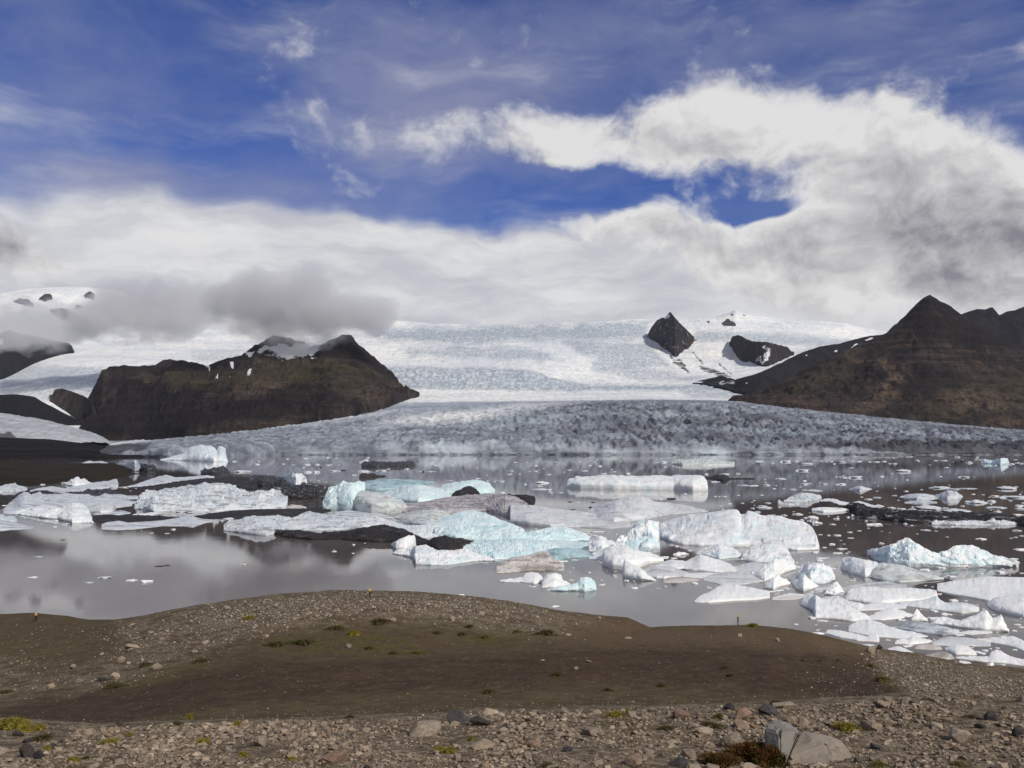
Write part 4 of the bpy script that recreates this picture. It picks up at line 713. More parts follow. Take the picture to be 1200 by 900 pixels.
for lab, mt, tp, bt in (
    ('pale sheet of ice filling the gap below the ribbed and dirty white bergs', 'V', [(858, 664), (880, 660), (905, 662), (925, 668)], [(858, 669), (885, 673), (905, 672), (925, 670)]),
    ('thin white sheet between the lens shaped floe and the bright heap', 'C', [(800, 672), (830, 671), (860, 673), (885, 676)], [(800, 676), (835, 679), (885, 678)]),
    ('white slush sheet at the foot of the bright cube and the sharp fin', 'W', [(768, 662), (785, 656), (800, 657), (815, 662)], [(768, 666), (790, 667), (815, 665)]),
    ('white slush sheet under the craggy bluish berg', 'W', [(690, 650), (715, 640), (735, 640), (760, 652)], [(690, 655), (715, 658), (760, 656)]),
    ('pale turquoise sheet linking the notched berg and the rubble', 'B', [(600, 637), (630, 633), (660, 633), (700, 637)], [(600, 642), (640, 644), (700, 642)]),
    ('pale sheet of ice right of the bowl shaped white berg', 'V', [(955, 689), (975, 687), (1000, 690), (1012, 695)], [(955, 693), (985, 697), (1012, 697)]),
    ('white sheet between the lavender wedge and the blunt floe', 'C', [(1000, 712), (1020, 707), (1045, 706), (1062, 710)], [(1000, 716), (1025, 715), (1062, 713)]),
    ('flat white sheet left of the blue grey flat floe', 'C', [(1018, 737), (1032, 733), (1048, 735), (1056, 739)], [(1018, 740), (1035, 741), (1056, 741)]),
    ('low white sheet right of the square white block', 'W', [(905, 700), (925, 695), (940, 696), (948, 699)], [(905, 703), (925, 703), (948, 701)]),
    ('white broken sheet in front of the hull shaped berg', 'L', [(470, 606), (490, 603), (515, 606), (535, 612)], [(470, 611), (500, 618), (535, 617)]),
    ('pale broken sheet behind the white ridge with the fin', 'L', [(392, 600), (410, 598), (440, 601), (462, 606)], [(392, 603), (430, 607), (462, 609)]),
    ('low white sheet among the left field, behind the pinkish floe', 'L', [(60, 585), (90, 583), (125, 585), (160, 587)], [(60, 589), (110, 590), (160, 590)]),
    ('low pale sheet linking the two lobed floe and the oval one', 'L', [(1060, 588), (1078, 586), (1098, 588)], [(1060, 590), (1080, 591.5), (1098, 590)])):
    berg(lab, mt, tp, bt, **fl)
# --- right back
berg('pale blue hull of ice with a spiked left corner, beyond the largest berg', 'L', [(911.5, 587), (913, 585.5), (916, 588), (926, 588.3), (936.5, 588.8)], [(911.5, 591.5), (925, 592), (936.5, 591.5)], .15, .06)
berg('pale blue rounded berg behind the spiked hull of ice', 'L', [(919, 587), (925, 583), (932, 579), (940, 577.5), (950, 577.5), (956, 580), (961, 580.5), (963, 583)], [(919, 588.5), (945, 589), (963, 584.5)], .3, .08)
berg('flat diamond shaped white floe on the dark water', 'L', [(995, 573), (1003, 570), (1010, 569.5), (1022, 573)], [(995, 573.6), (1008, 576), (1022, 573.6)], **fl)
berg('black mound of ash covered ice between two white strips', 'K', [(953, 593), (957, 589.5), (964, 587.5), (973, 587.5), (981, 590.5), (986, 594)], [(953, 594.8), (970, 595.5), (986, 595.3)], .35, .08)
berg('white strip of ice behind the black mound', 'W', [(962, 586), (970, 584), (978, 584.5), (986, 587.5), (1001, 589.5)], [(962, 588), (980, 591), (1001, 592)], .5, .08)
berg('white foot of ice in front of the black mound', 'W', [(951.5, 595.5), (962, 594.5), (978, 594.5), (987, 595), (995, 597)], [(951.5, 599), (965, 600.5), (982, 600), (995, 599)], .25, .08)
berg('long ridge of black ash covered ice across the right of the lagoon', 'Q', [(990, 594), (996, 589.5), (1003, 588.5), (1012, 591), (1022, 595), (1035, 595.5), (1050, 597.5), (1065, 596.5), (1080, 598.5), (1095, 598), (1110, 601), (1125, 599), (1145, 601.5), (1160, 600), (1180, 603), (1199, 607)], [(990, 597.5), (1003, 600), (1004, 607.5), (1030, 609), (1060, 613), (1100, 614), (1150, 614.5), (1199, 614.5)], .3, .12)
berg('white snow strip on the back of the long black ridge', 'W', [(999, 588.8), (1006, 587), (1014, 589), (1022, 591.5), (1032, 594.5)], [(999, 590.5), (1015, 593.5), (1032, 596)], .5, .06)
berg('row of jagged white bits along the foot of the long black ridge', 'L', [(1092, 612), (1097, 608.5), (1100, 610), (1107, 609.5), (1111, 611), (1125, 610.5), (1140, 609.5), (1155, 611), (1164, 606.5), (1167, 610), (1180, 609.5), (1193, 612.5)], [(1092, 615.2), (1130, 615.6), (1193, 615.4)], .2, .16)
berg('black block cut by the right edge at the end of the long black ridge', 'K', [(1192, 609), (1196, 605.5), (1205, 605), (1225, 606)], [(1192, 616), (1205, 618), (1225, 617)], .3, .1)
berg('oval white floe left of the two lobed floe', 'L', [(1054, 582), (1064, 579), (1078, 578), (1090, 579.5), (1099, 582)], [(1054, 583), (1075, 586.5), (1099, 584.5)], **fl)
berg('two lobed white floe in the middle of the right brash ice', 'L', [(1096, 580), (1105, 577), (1112, 575), (1120, 575.5), (1128, 581)], [(1096, 583), (1110, 585.5), (1122, 585.5), (1128, 583)], .5, .06, .35, 'ice_floe', 'ice floe', 'flat floes floating in the lagoon')
berg('bluish square berg near the ice front at the far right', 'B', [(1150, 540), (1153, 538), (1162, 539.5), (1168, 538), (1174, 537), (1181, 537), (1182, 541)], [(1150, 543), (1166, 544), (1173, 545.5), (1182, 543)], .25, .08)

# --- brash: small floes, each its own object sharing a few meshes
def floe_mesh(seed, name, mat):
    bm = bmesh.new(); bmesh.ops.create_icosphere(bm, subdivisions=3, radius=1.0)
    co = np.array([v.co[:] for v in bm.verts])
    d = 1 + .42 * fbm(co[:, 0] * 1.3, co[:, 1] * 1.3, co[:, 2] * 1.3, 3, seed) + .28 * facet(co[:, 0] * 2, co[:, 1] * 2, co[:, 2] * 2, seed + 1)
    for v, k in zip(bm.verts, d):
        v.co *= k
        v.co.z = max(v.co.z, -.35); v.co.z = v.co.z * (.75 + .5 * _h(np.array(int(v.co.x * 3) + 9), np.array(int(v.co.y * 3) + 9), np.array(0), seed)) if v.co.z > 0 else v.co.z
    me = bpy.data.meshes.new(name); bm.to_mesh(me); bm.free(); me.materials.append(mat); return me
FLOES = {k: [floe_mesh(500 + 11 * i + 50 * j, 'ice_floe', FLOE_ICE[k]) for i in range(5)] for j, k in enumerate('WLKC')}
_rf = random.Random(4)
_proto = {}
def brash(lst, label, group, k='L'):
    for e in lst:
        px, py, w, h = e[:4]; kk = e[4] if len(e) > 4 else k
        key = (kk, _rf.randrange(5))
        if key not in _proto:
            o = bpy.data.objects.new('ice_floe', FLOES[kk][key[1]]); _proto[key] = o
        else: o = _proto[key].copy()
        COL.objects.link(o)
        Y = float(on_water(py)); s = Y / F
        dp = float(on_water(py - h * .6)) - Y; dp = min(max(dp, .3 * w * s), .9 * w * s)
        x, _, _ = at(px, py, Y + dp * .5)
        o.location = (float(x), Y + dp * .5, 0); o.scale = (w * s * .5, dp * .55, max(h * s * .42, .12)); o.rotation_euler = (0, 0, 0 if w > 3 * h else _rf.uniform(-.3, .3))
        tag(o, e[5] if len(e) > 5 else label, 'ice floe', group)
brash([(63, 544.3, 6, 2), (50, 545.6, 7, 1.6), (75, 543.6, 4, 1.4), (43, 568, 5, 3), (50, 568.3, 6, 2.2), (67, 565, 7, 1.8), (26, 566.5, 3, 1.2)], 'small white floe close to the brown spit at left', 'small floes around the brown spit')
brash([(141, 558, 5, 1.4), (70, 580.5, 8, 2, 'L'), (146, 571.5, 10, 2.2), (153, 590, 6, 2), (158, 604, 7, 2.4, 'W'), (232, 601.5, 26, 3), (252, 601, 20, 2.2), (212, 600.5, 14, 2.5), (176, 604, 34, 4, 'W', 'white sliver at the left foot of the big craggy berg'), (268, 608.5, 14, 2.5), (315, 597.6, 30, 3), (178, 625, 5, 1), (196, 625.5, 6, 1.2)], 'small white floe wedged among the larger ice of the left field', 'small floes of the left ice field', 'L')
brash([(285, 553.5, 20, 4), (302, 544.6, 6, 2), (337, 538, 2.5, 1.6), (332, 544, 3, 2), (360, 545, 9, 3), (372, 544.8, 6, 2.6), (384, 536.6, 4, 2), (394, 537, 3, 1.4), (361, 554, 12, 3.6), (371, 554, 8, 4), (386, 545.5, 9, 2), (393, 552.5, 14, 2.4), (402, 551.5, 6, 2, 'K'), (376, 548, 3, 1.6, 'K'), (358, 537.6, 8, 1.6), (415, 557, 8, 1.5), (356, 548, 3, 2), (303, 540.5, 2, 1.6), (344, 545, 4, 1.2), (426, 553, 18, 3.4), (448, 552, 12, 3), (477, 550, 6, 2.4), (431, 536.6, 4, 1.8), (275, 541, 6, 2)], 'small floe on the grey water between the left ice field and the ice front', 'small floes on the grey water, left')
brash([(510, 545.6, 8, 1.4), (530, 545.6, 12, 1.4), (496, 553.2, 3, 2.2, 'K'), (505, 553, 14, 1.4), (492, 552.8, 5, 1.3), (559, 548.5, 3, 1.2), (560, 561, 8, 1.6), (586, 564.6, 13, 2), (571, 564, 3, 1.4), (528, 563.4, 6, 1.2), (599, 552, 6, 1.6), (597, 556, 7, 1.6), (609, 555.6, 4, 1.2), (626, 552.6, 11, 1.6), (628, 546, 6, 2.2), (643, 556.4, 7, 1.4), (617, 542, 5, 1), (604, 541.8, 6, 1), (667, 551, 9, 1.2), (661, 553.4, 4, 1), (685, 552, 10, 1.6), (703, 546.6, 6, 2.4), (694, 542, 12, 1), (708, 555.6, 8, 2.4), (720, 553, 5, 1.6), (736, 555.4, 6, 3.2), (727, 541, 2, 1), (778, 542, 8, 3.2), (770, 542, 10, 1), (651, 541.6, 5, 1), (678, 541.6, 8, 1)], 'tiny floe on the dark reflection below the ice front, centre', 'tiny floes below the ice front, centre')
brash([(635, 566.6, 16, 4.2, 'W', 'white starfish shaped floe left of the long white slab'), (615.5, 568, 4, 2.6), (632, 570, 8, 1.6), (634, 574.2, 22, 2, 'L', 'thin pale floe just left of the long white slab'), (643, 575, 7, 4), (646, 578, 6, 1.4), (657, 577.6, 8, 1.2), (668, 588.4, 6, 1.4, 'K'), (672, 597.6, 5, 1.2, 'K'), (695, 589, 6, 1.2, 'K'), (692, 595, 6, 2, 'K'), (694, 605.5, 12, 3, 'K'), (787, 585, 10, 2.6, 'K', 'small black lump in the reflection of the long white slab')], 'small floe around the left end of the long white slab', 'small floes around the long white slab')
brash([(675, 617, 7, 4.4, 'K', 'small black rock of ice on the dark waterline of the lavender grey floe'), (700, 624, 24, 1.8), (688, 630, 10, 2.6), (697, 628.6, 8, 2), (712, 637.5, 8, 3), (660, 659, 12, 3), (673, 657, 9, 1.6), (797, 651, 18, 6, 'C', 'small round white floe in the gap left of the largest berg'), (785, 663, 10, 5), (776, 655, 14, 3), (805, 667, 8, 2), (790, 655, 8, 2.4), (780, 678, 8, 5, 'C'), (880, 667.5, 16, 2), (886, 665, 6, 2), (893, 677, 6, 2), (902, 656, 5, 2), (913, 693, 12, 2.4), (922, 691, 8, 2), (905, 694, 9, 2), (927, 687, 6, 3), (933, 665, 14, 2), (1003, 713.5, 7, 4)], 'small white piece drifting between the big white bergs of the right centre', 'small pieces between the right centre bergs', 'W')
brash([(920, 541.5, 12, 4), (947, 544, 16, 3.2), (933, 540.8, 8, 2), (940, 552, 14, 4.4), (915, 561.6, 14, 2.4), (885, 569.4, 8, 2.2), (899, 569, 8, 2.6), (943, 568, 9, 3.4), (948, 567, 6, 1.8), (967, 567.6, 7, 2.4), (987, 568, 9, 3.6), (981, 568, 6, 2), (987, 559.4, 7, 2), (1002, 560.2, 14, 4.8, 'L', 'oval white floe on the blue grey reflection, right of centre'), (930, 574, 9, 2), (952, 575.6, 24, 2.4), (938, 571, 4, 1.4), (980, 559, 4, 1.4), (998, 548.4, 7, 1.4), (988, 542, 9, 2.6), (1006, 541, 8, 2), (999, 540.6, 5, 1.6), (1024, 541.6, 12, 2), (1036, 541, 6, 2), (960, 540.6, 14, 1.4), (972, 541, 8, 1.6), (1000, 535, 10, 1.4), (888, 541, 16, 2.4)], 'small floe on the blue grey reflection of the glacier, right of centre', 'small floes on the blue grey reflection')
brash([(1046, 543.6, 9, 1.8), (1060, 553, 18, 5.6, 'L', 'oval white floe far out on the reflection, right'), (1066, 535.6, 8, 1.6), (1075, 539.4, 5, 1.4), (1045, 555, 3, 1.6), (1102, 540, 14, 1.6), (1109, 548, 5, 1.4), (1129, 559.6, 12, 2.8, 'L', 'lone oval floe on the reflection at the far right'), (1127, 541, 4, 3.2, 'K'), (1136, 542.6, 8, 3.6), (1145, 536.4, 4, 2.4), (1147, 539, 9, 1.4), (1186, 544, 6, 2.4), (1192, 542.6, 4, 1.8), (1197, 543.4, 4, 2.4), (1183, 545.6, 4, 1.2), (1190, 539, 5, 1.2), (1122, 536, 6, 2.2), (1047, 536.8, 4, 1)], 'small floe under the ice front at the far right', 'small floes under the ice front, right')
brash([(1102, 572.4, 22, 4.6), (1117, 574, 16, 2.6), (1134, 573.2, 22, 1.6), (1181, 573.6, 22, 7, 'L', 'stepped white floe near the right edge'), (1191, 571, 4, 2.4), (1176, 575.4, 6, 1.6), (1186, 584, 28, 5), (1166, 582, 10, 3), (1144, 590, 24, 7, 'L', 'lumpy white floe right of the two lobed one'), (1162, 588.4, 10, 4.6), (1168, 596, 22, 3), (1169, 600.4, 10, 2), (1045, 595.8, 9, 3), (1057, 597, 10, 2.4), (1069, 598, 10, 4), (1090, 597, 30, 7, 'L', 'broken white floe resting on the back of the long black ridge'), (1123, 600.8, 34, 6), (1048, 581, 5, 1.6), (1053, 586.4, 3, 1.4), (1049, 572.4, 3, 1.4), (1010, 582.8, 4, 1.4), (1018, 585.6, 9, 2.4), (1028, 583.6, 9, 2), (1029, 593.6, 14, 3.4), (1195, 593, 10, 2.4), (1196, 597, 12, 3), (1193, 604, 11, 3, 'W'), (1184, 587, 5, 1.6), (1152, 580, 4, 1), (1128, 593.4, 4, 2), (1108, 596, 10, 1.4), (1200, 590, 6, 2)], 'small white floe in the brown water around the long black ridge', 'small floes around the long black ridge')
brash([(1043, 606, 8, 4), (1048, 602, 4, 3), (1062, 606, 8, 2.4), (1070, 606.4, 5, 2), (1061, 614.4, 5, 3), (1086, 606.4, 14, 4), (1127, 607.6, 18, 5), (1174, 607.8, 20, 7, 'S' if False else 'L')], 'pale scrap of ice stuck in the black side of the long ridge', 'pale scraps on the long black ridge')
brash([(1017, 615.4, 5, 3.2, 'W'), (1026, 615.6, 14, 4.2, 'C', 'bright white floe under the left end of the long black ridge'), (1000, 606, 5, 6, 'W'), (1007, 622.4, 5, 1.6), (1015, 611, 3, 3), (1110, 629.6, 4, 1.2), (1150, 632.6, 11, 3.2, 'C', 'lone white floe above the wide berg with the blue hollow'), (1196, 645, 14, 3, 'C', 'white bar of ice at the right edge above the slabs'), (1190, 630, 4, 1.6), (1197, 628.4, 5, 2), (1185, 631, 4, 1), (1085, 622, 12, 2), (1097, 622.6, 4, 1), (1075, 626, 3, 1), (1192, 622.6, 10, 2.6), (1033, 637.4, 6, 2.8, 'W'), (986, 644, 12, 2, 'C', 'narrow white bar right of the largest berg'), (982, 649, 10, 2.4, 'C', 'second narrow white bar right of the largest berg'), (963, 655, 16, 2, 'C', 'thin white bar by the right end of the largest berg')], 'tiny floe on the open brown water between the black ridge and the slabs', 'tiny floes on the open brown water')
brash([(894, 593.6, 10, 2), (897, 596, 20, 3, 'L', 'flat white floe above the right half of the largest berg'), (888, 600.6, 9, 2), (906, 604, 5, 1.6), (912, 605.4, 6, 2), (919, 604.4, 7, 2.6), (935, 603.4, 13, 3.2), (951, 608, 17, 5, 'W', 'white block left below the black mound'), (940, 610.6, 6, 4), (948, 611, 5, 2), (957, 614, 12, 5.6, 'W'), (976, 615, 8, 2), (980, 608.6, 6, 3), (982, 606, 3, 2), (994, 606.6, 4, 3), (882, 596, 4, 2), (900, 590, 8, 2), (870, 590, 5, 1.4), (847, 582.4, 10, 1.8), (872, 569.4, 18, 1.8), (880, 569.6, 8, 2), (838, 565.2, 11, 2.6, 'W', 'white floe under the flat black berg with the tail'), (850, 556, 11, 2.4), (865, 555.4, 5, 2.4), (838, 582, 4, 1.8), (865, 580.6, 5, 1.4)], 'small floe beyond the largest berg on the dark water', 'small floes beyond the largest berg')
brash([(39, 677.6, 13, 2.4, 'W', 'small white floe on the open water at left, alone'), (123, 678, 13, 3.4, 'L', 'faint flat floe left of the lone pair on the open water'), (154, 681.6, 12, 3.4, 'W', 'left floe of the lone pair on the open water'), (173, 683, 12, 5.6, 'W', 'right floe of the lone pair on the open water, with a knob'), (187, 664, 10, 1.2, 'K'), (196, 663, 6, 1, 'K'), (286, 662, 8, 1.6), (74, 633, 6, 1, 'K'), (46, 653, 9, 1.2), (105, 683.4, 10, 1.4)], 'scrap of ice on the open water in front of the left field', 'scraps on the open water, left')
brash([(959, 743.4, 14, 3, 'C', 'white sliver against the brown shore below the lavender wedge'), (541, 697.6, 6, 2, 'C', 'white speck of ice just behind the stony hill top'), (651, 711.6, 10, 2.4, 'C', 'white speck of ice behind the right shoulder of the stony hill'), (1063, 758.4, 10, 2, 'W'), (1066, 757, 8, 2, 'W'), (1150, 767, 9, 3.4, 'W'), (1140, 757.6, 8, 2, 'W'), (1018, 757, 14, 2, 'L'), (1190, 795, 10, 2, 'W', 'thin floe at the stony shore near the right edge'), (1125, 745, 12, 2, 'W'), (1099, 725, 8, 2.4, 'W'), (1068, 706.5, 12, 2.4, 'W'), (1045, 710, 8, 1.8, 'W'), (1033, 700, 5, 1.6, 'W'), (1030, 714, 8, 2, 'W'), (1020, 750, 9, 1.6, 'W'), (1093, 716, 6, 2, 'W')], 'small white scrap between the flat floes of the lower right ice', 'scraps between the lower right floes', 'W')

# the rest of the drifting crumbs of ice, past counting: one mass
def brash_mass():
    rg = np.random.default_rng(31); VV, FF, base = [], [], 0
    def covered(px, py): return any(p[0] - 2 < px < p[-1] + 2 and np.interp(px, p, t) - 1 < py < np.interp(px, p, b) + 1.2 for p, t, b in OUTLINES)
    for (xa, xb, ya, yb, n, wa, wb) in ((600, 1000, 622, 690, 200, 2.5, 9), (930, 1200, 655, 785, 340, 3, 11), (880, 1200, 560, 625, 80, 1.5, 6), (380, 640, 560, 660, 90, 2, 7), (0, 400, 562, 622, 150, 1.5, 7), (180, 1200, 538, 560, 55, 1.2, 4.5), (640, 900, 560, 625, 60, 1.5, 5)):
        for _ in range(n):
            px, py = rg.uniform(xa, xb), rg.uniform(ya, yb); w = wa * (wb / wa) ** (rg.random() ** 1.8)
            if py > float(np.interp(px, [980, 1200], [748, 788])) - 4 and px > 950: continue
            if covered(px, py) or (px < 175 and py < 572): continue
            Y = float(on_water(py)); s = w * Y / F * .5; x = float(at(px, py, Y)[0]); m = 9; k = base
            a = np.arange(m) / m * 6.283; r = 1 + rg.uniform(-.3, .3, m); dy = rg.uniform(.45, 1.0); h = s * rg.uniform(.12, .4)
            ring = lambda f, z: np.stack([x + np.cos(a) * r * s * f, Y + np.sin(a) * r * s * f * dy, np.full(m, z) + (rg.uniform(-.3, .3, m) * h if z > 0 else 0)], -1)
            V = np.vstack([ring(1.0, -.1), ring(.93, h * .75), ring(.5, h), [[x, Y, h * 1.1]]]); VV.append(V); base += len(V)
            for j in range(2):
                for i in range(m): q = (i + 1) % m; FF.append((k + j * m + i, k + j * m + q, k + (j + 1) * m + q)); FF.append((k + j * m + i, k + (j + 1) * m + q, k + (j + 1) * m + i))
            for i in range(m): FF.append((k + 2 * m + i, k + 2 * m + (i + 1) % m, k + 3 * m))
    o = new_obj('brash_ice', np.vstack(VV), np.array(FF), FLOE_ICE['W'], False); tag(o, 'loose crumbs of brash ice drifting between the icebergs of the lagoon', 'brash ice', kind='stuff')
brash_mass()
# ------------------------------------------------------------------ near ground: ridge edge, hollow, stony hill and shore
LIP = [(-500, 846), (0, 844), (60, 849), (110, 852.5), (165, 850), (240, 846), (330, 845), (420, 841), (520, 836.5), (560, 831), (620, 832), (700, 829.5), (780, 828), (860, 826), (900, 824), (970, 824), (1030, 821), (1060, 816), (1100, 813), (1200, 812), (1700, 822)]
CREST = [(-500, 715), (-100, 717), (0, 720), (40, 719), (75, 722), (105, 727), (135, 726.5), (165, 722), (200, 715), (240, 707.5), (290, 701), (340, 695.5), (390, 692), (440, 692.3), (490, 693.5), (540, 697), (600, 704.5), (650, 714), (705, 721), (735, 723), (747, 728), (762, 735), (800, 733.5), (870, 732.5), (920, 735.5), (950, 741), (990, 750.5), (1020, 760), (1060, 770.5), (1120, 782.5), (1200, 796.5), (1400, 818), (1700, 850)]
CRESTY = [(-500, 118), (0, 112), (400, 108), (740, 108), (760, 106), (900, 106), (950, 104), (1000, 102.5), (1060, 99), (1120, 95), (1200, 90.5), (1400, 82), (1700, 72)]
off = lambda c, d: [(a, b + d) for a, b in c]
mul = lambda c, k: [(a, b * k) for a, b in c]
def build_ground():
    px = np.arange(-480, 1690, 1.7)
    rows = [
        ([(-500, 1500), (1700, 1500)], 2.6), ([(-500, 1010), (1700, 1010)], 6.6), ([(-500, 902), (1700, 902)], 9.2), ([(-500, 872), (600, 868), (1200, 862), (1700, 862)], 11.5),
        (LIP, 15.0), (off(LIP, 7), [(-500, 24), (1030, 24), (1100, 21), (1700, 21)]),
        ([(-500, 843), (0, 842), (110, 850), (240, 844), (420, 838), (560, 830), (780, 825), (970, 820), (1030, 816), (1060, 812), (1200, 808), (1700, 825)], [(-500, 44), (1000, 42), (1100, 33), (1700, 30)]),
        ([(-500, 818), (0, 816), (150, 806), (300, 792), (600, 782), (900, 778), (1040, 796), (1100, 802), (1200, 804), (1700, 830)], [(-500, 60), (950, 58), (1060, 52), (1200, 46), (1700, 40)]),
        ([(-500, 775), (0, 775), (150, 766), (300, 748), (450, 744), (600, 746), (700, 748), (850, 753), (960, 761), (1050, 788), (1120, 795), (1200, 801), (1700, 838)], [(-500, 78), (900, 76), (1050, 68), (1200, 60), (1700, 50)]),
        ([(-500, 742), (0, 744), (90, 743), (150, 737), (300, 714), (430, 710), (560, 714), (650, 728), (740, 741), (860, 741.5), (950, 753), (1040, 778), (1120, 789), (1200, 799), (1700, 845)], mul(CRESTY, .84)),
        (CREST, CRESTY), ('z', -.5, [(a, b + 13) for a, b in CRESTY]), ('z', -7, [(a, b + 40) for a, b in CRESTY])]
    nseg = [4, 14, 34, 30, 8, 10, 30, 30, 34, 28, 10, 4]
    R = pchip(loft_rows(rows, px), nseg); X, Y, Z = R[..., 0], R[..., 1], R[..., 2]
    v = np.repeat(np.arange(len(nseg)), nseg) + np.concatenate([np.arange(k) / k for k in nseg]); v = np.append(v, len(nseg)); vv = v[:, None] * np.ones(len(px))
    qx, qy = to_px(X, Y, Z)
    near = vv < 5
    right = sstep(1000, 1080, qx)
    path = soft([(-500, 856), (0, 820), (150, 803), (300, 779), (450, 771), (600, 767), (750, 757), (900, 760), (1000, 768), (1030, 785), (1042, 812), (985, 822), (850, 803), (700, 797), (500, 806), (300, 824), (150, 850), (-500, 870)], qx, qy, 7, 401, 4) * (~near)
    tan = soft([(640, 733), (700, 724), (740, 726), (780, 737), (880, 736), (950, 743), (1015, 765), (930, 762), (850, 753), (740, 757), (660, 752)], qx, qy, 6, 403, 4) * (~near)
    stony = soft([(-500, 760), (0, 772), (60, 790), (160, 770), (130, 728), (240, 700), (400, 685), (620, 700), (720, 725), (640, 748), (540, 730), (420, 728), (300, 745), (240, 770), (130, 800), (0, 822), (-500, 830)], qx, qy, 9, 405, 6) * (~near)
    stony = np.maximum(stony, soft([(1000, 752), (1700, 850), (1700, 900), (1060, 816), (1046, 792), (1022, 772)], qx, qy, 5, 407, 3) * (vv > 4.2))
    stony = np.where(near & (vv < 4.4), 1.0, stony)
    green = np.zeros_like(qx)
    for p in ([(300, 752), (330, 746), (390, 748), (440, 740), (470, 742), (500, 765), (420, 768), (320, 762)], [(620, 736), (665, 734), (660, 745), (625, 746)], [(110, 806), (180, 790), (240, 776), (250, 782), (180, 800), (120, 812)], [(1024, 783), (1040, 790), (1044, 806), (1030, 800)], [(540, 740), (610, 730), (620, 750), (560, 760)], [(1060, 800), (1130, 795), (1190, 806), (1100, 812)]):
        green = np.maximum(green, soft(p, qx, qy, 5, 409, 3) * (~near))
    bump = np.where(near, .035, .10 + .05 * right)
    Z2 = Z + bump * fbm(X / np.where(near, .9, 3.5), Y / np.where(near, .9, 5.0), 0, 5, 411, .6) + np.where(near, .10, .30) * fbm(X / np.where(near, 3.5, 16), Y / np.where(near, 3.5, 20), 0, 3, 413) * np.clip((12.5 - vv), 0, 1) * np.where(vv > 9, .35, 1)
    Z2 = Z2 + stony * .035 * np.where(near, .5, 2.2) * fbm(X / np.where(near, .15, .8), Y / np.where(near, .2, 1.2), 0, 4, 415, .6)
    V = np.stack([X, Y, Z2], -1).reshape(-1, 3); Fc = grid_faces(*X.shape)
    o = new_obj('ground', V, Fc, M_GROUND, True, attrs=dict(path=path, tan=tan, stony=stony, green=green, near=near.astype(float)))
    tag(o, 'brown moraine ground with a dark hollow, a stony hill and a bare shore', 'ground', kind='structure')
    return BVHTree.FromPolygons(V.tolist(), Fc.tolist())
def mat_ground():
    m, n, b = material('moraine_soil', 1.0, 0.05); P = n.coord('Object')
    fine = n.noise(P, 6.0, 6, 0.7); mid = n.noise(P, 0.55, 6, 0.65); big = n.noise(P, 0.09, 5, 0.6); peb = n.voro(P, 7.0); peb2 = n.voro(P, 1.8)
    nearf = n.attr('near')
    c = n.mix(n.ramp(mid, 0.35, 0.65), (.092, .066, .041), (.120, .097, .054))
    c = n.mix(n.math('MULTIPLY', n.ramp(big, 0.45, 0.62), .6), c, (.105, .071, .045))
    pt = n.mix(n.ramp(mid, 0.35, 0.65), (.064, .042, .030), (.086, .058, .040))
    c = n.mix(n.math('MULTIPLY', n.attr('path'), .92), c, pt)
    c = n.mix(n.math('MULTIPLY', n.attr('tan'), n.ramp(big, 0.3, 0.6, .6, 1)), c, (.135, .094, .058))
    g = n.mix(n.ramp(fine, 0.35, 0.65), (.082, .070, .026), (.115, .098, .036))
    c = n.mix(n.math('MULTIPLY', n.attr('green'), n.ramp(mid, 0.40, 0.58)), c, g)
    st = n.mix(n.ramp(n.noise(P, 2.5, 5, 0.7), 0.35, 0.65), (.17, .130, .088), (.34, .275, .195))
    st = n.mix(n.ramp(fine, 0.42, 0.62), st, (.085, .066, .050))
    moss = n.ramp(n.noise(P, 0.9, 4, 0.6), 0.56, 0.66)
    st = n.mix(n.math('MULTIPLY', moss, .65), st, (.11, .088, .036))
    c = n.mix(n.math('MULTIPLY', n.attr('stony'), n.ramp(n.math('ADD', mid, n.math('MULTIPLY', nearf, .3)), 0.34, 0.60)), c, st)
    c = n.mix(n.ramp(n.noise(P, 1.7, 5, 0.75), 0.38, 0.62, 0.55, 0.0), c, n.mix(1.0, c, (.55, .53, .50), 'MULTIPLY'))
    c = n.mix(n.ramp(n.noise(n.mapping(P, scale=(1, .45, 1)), 2.6, 4, 0.7), 0.56, 0.70, 0.0, 0.55), c, (.17, .145, .115))
    c = n.mix(n.math('MULTIPLY', n.ramp(fine, 0.5, 0.75), .5), c, n.mix(1.0, c, (1.7, 1.7, 1.65), 'MULTIPLY'))
    n.put(b.inputs['Base Color'], c)
    h = n.math('ADD', n.math('MULTIPLY', fine, .5), n.math('MULTIPLY', peb, .4))
    n.put(b.inputs['Normal'], n.bump(h, 0.8, 0.06))
    return m
M_GROUND = mat_ground()
BVH = build_ground()
def hit(px, py):
    dx, dyy, dz = ray(px, py); d = Vector((float(dx), float(dyy), float(dz))).normalized()
    r = BVH.ray_cast(Vector((0, 0, HC)), d, 400)
    return (r[0], r[1]) if r[0] is not None else (None, None)

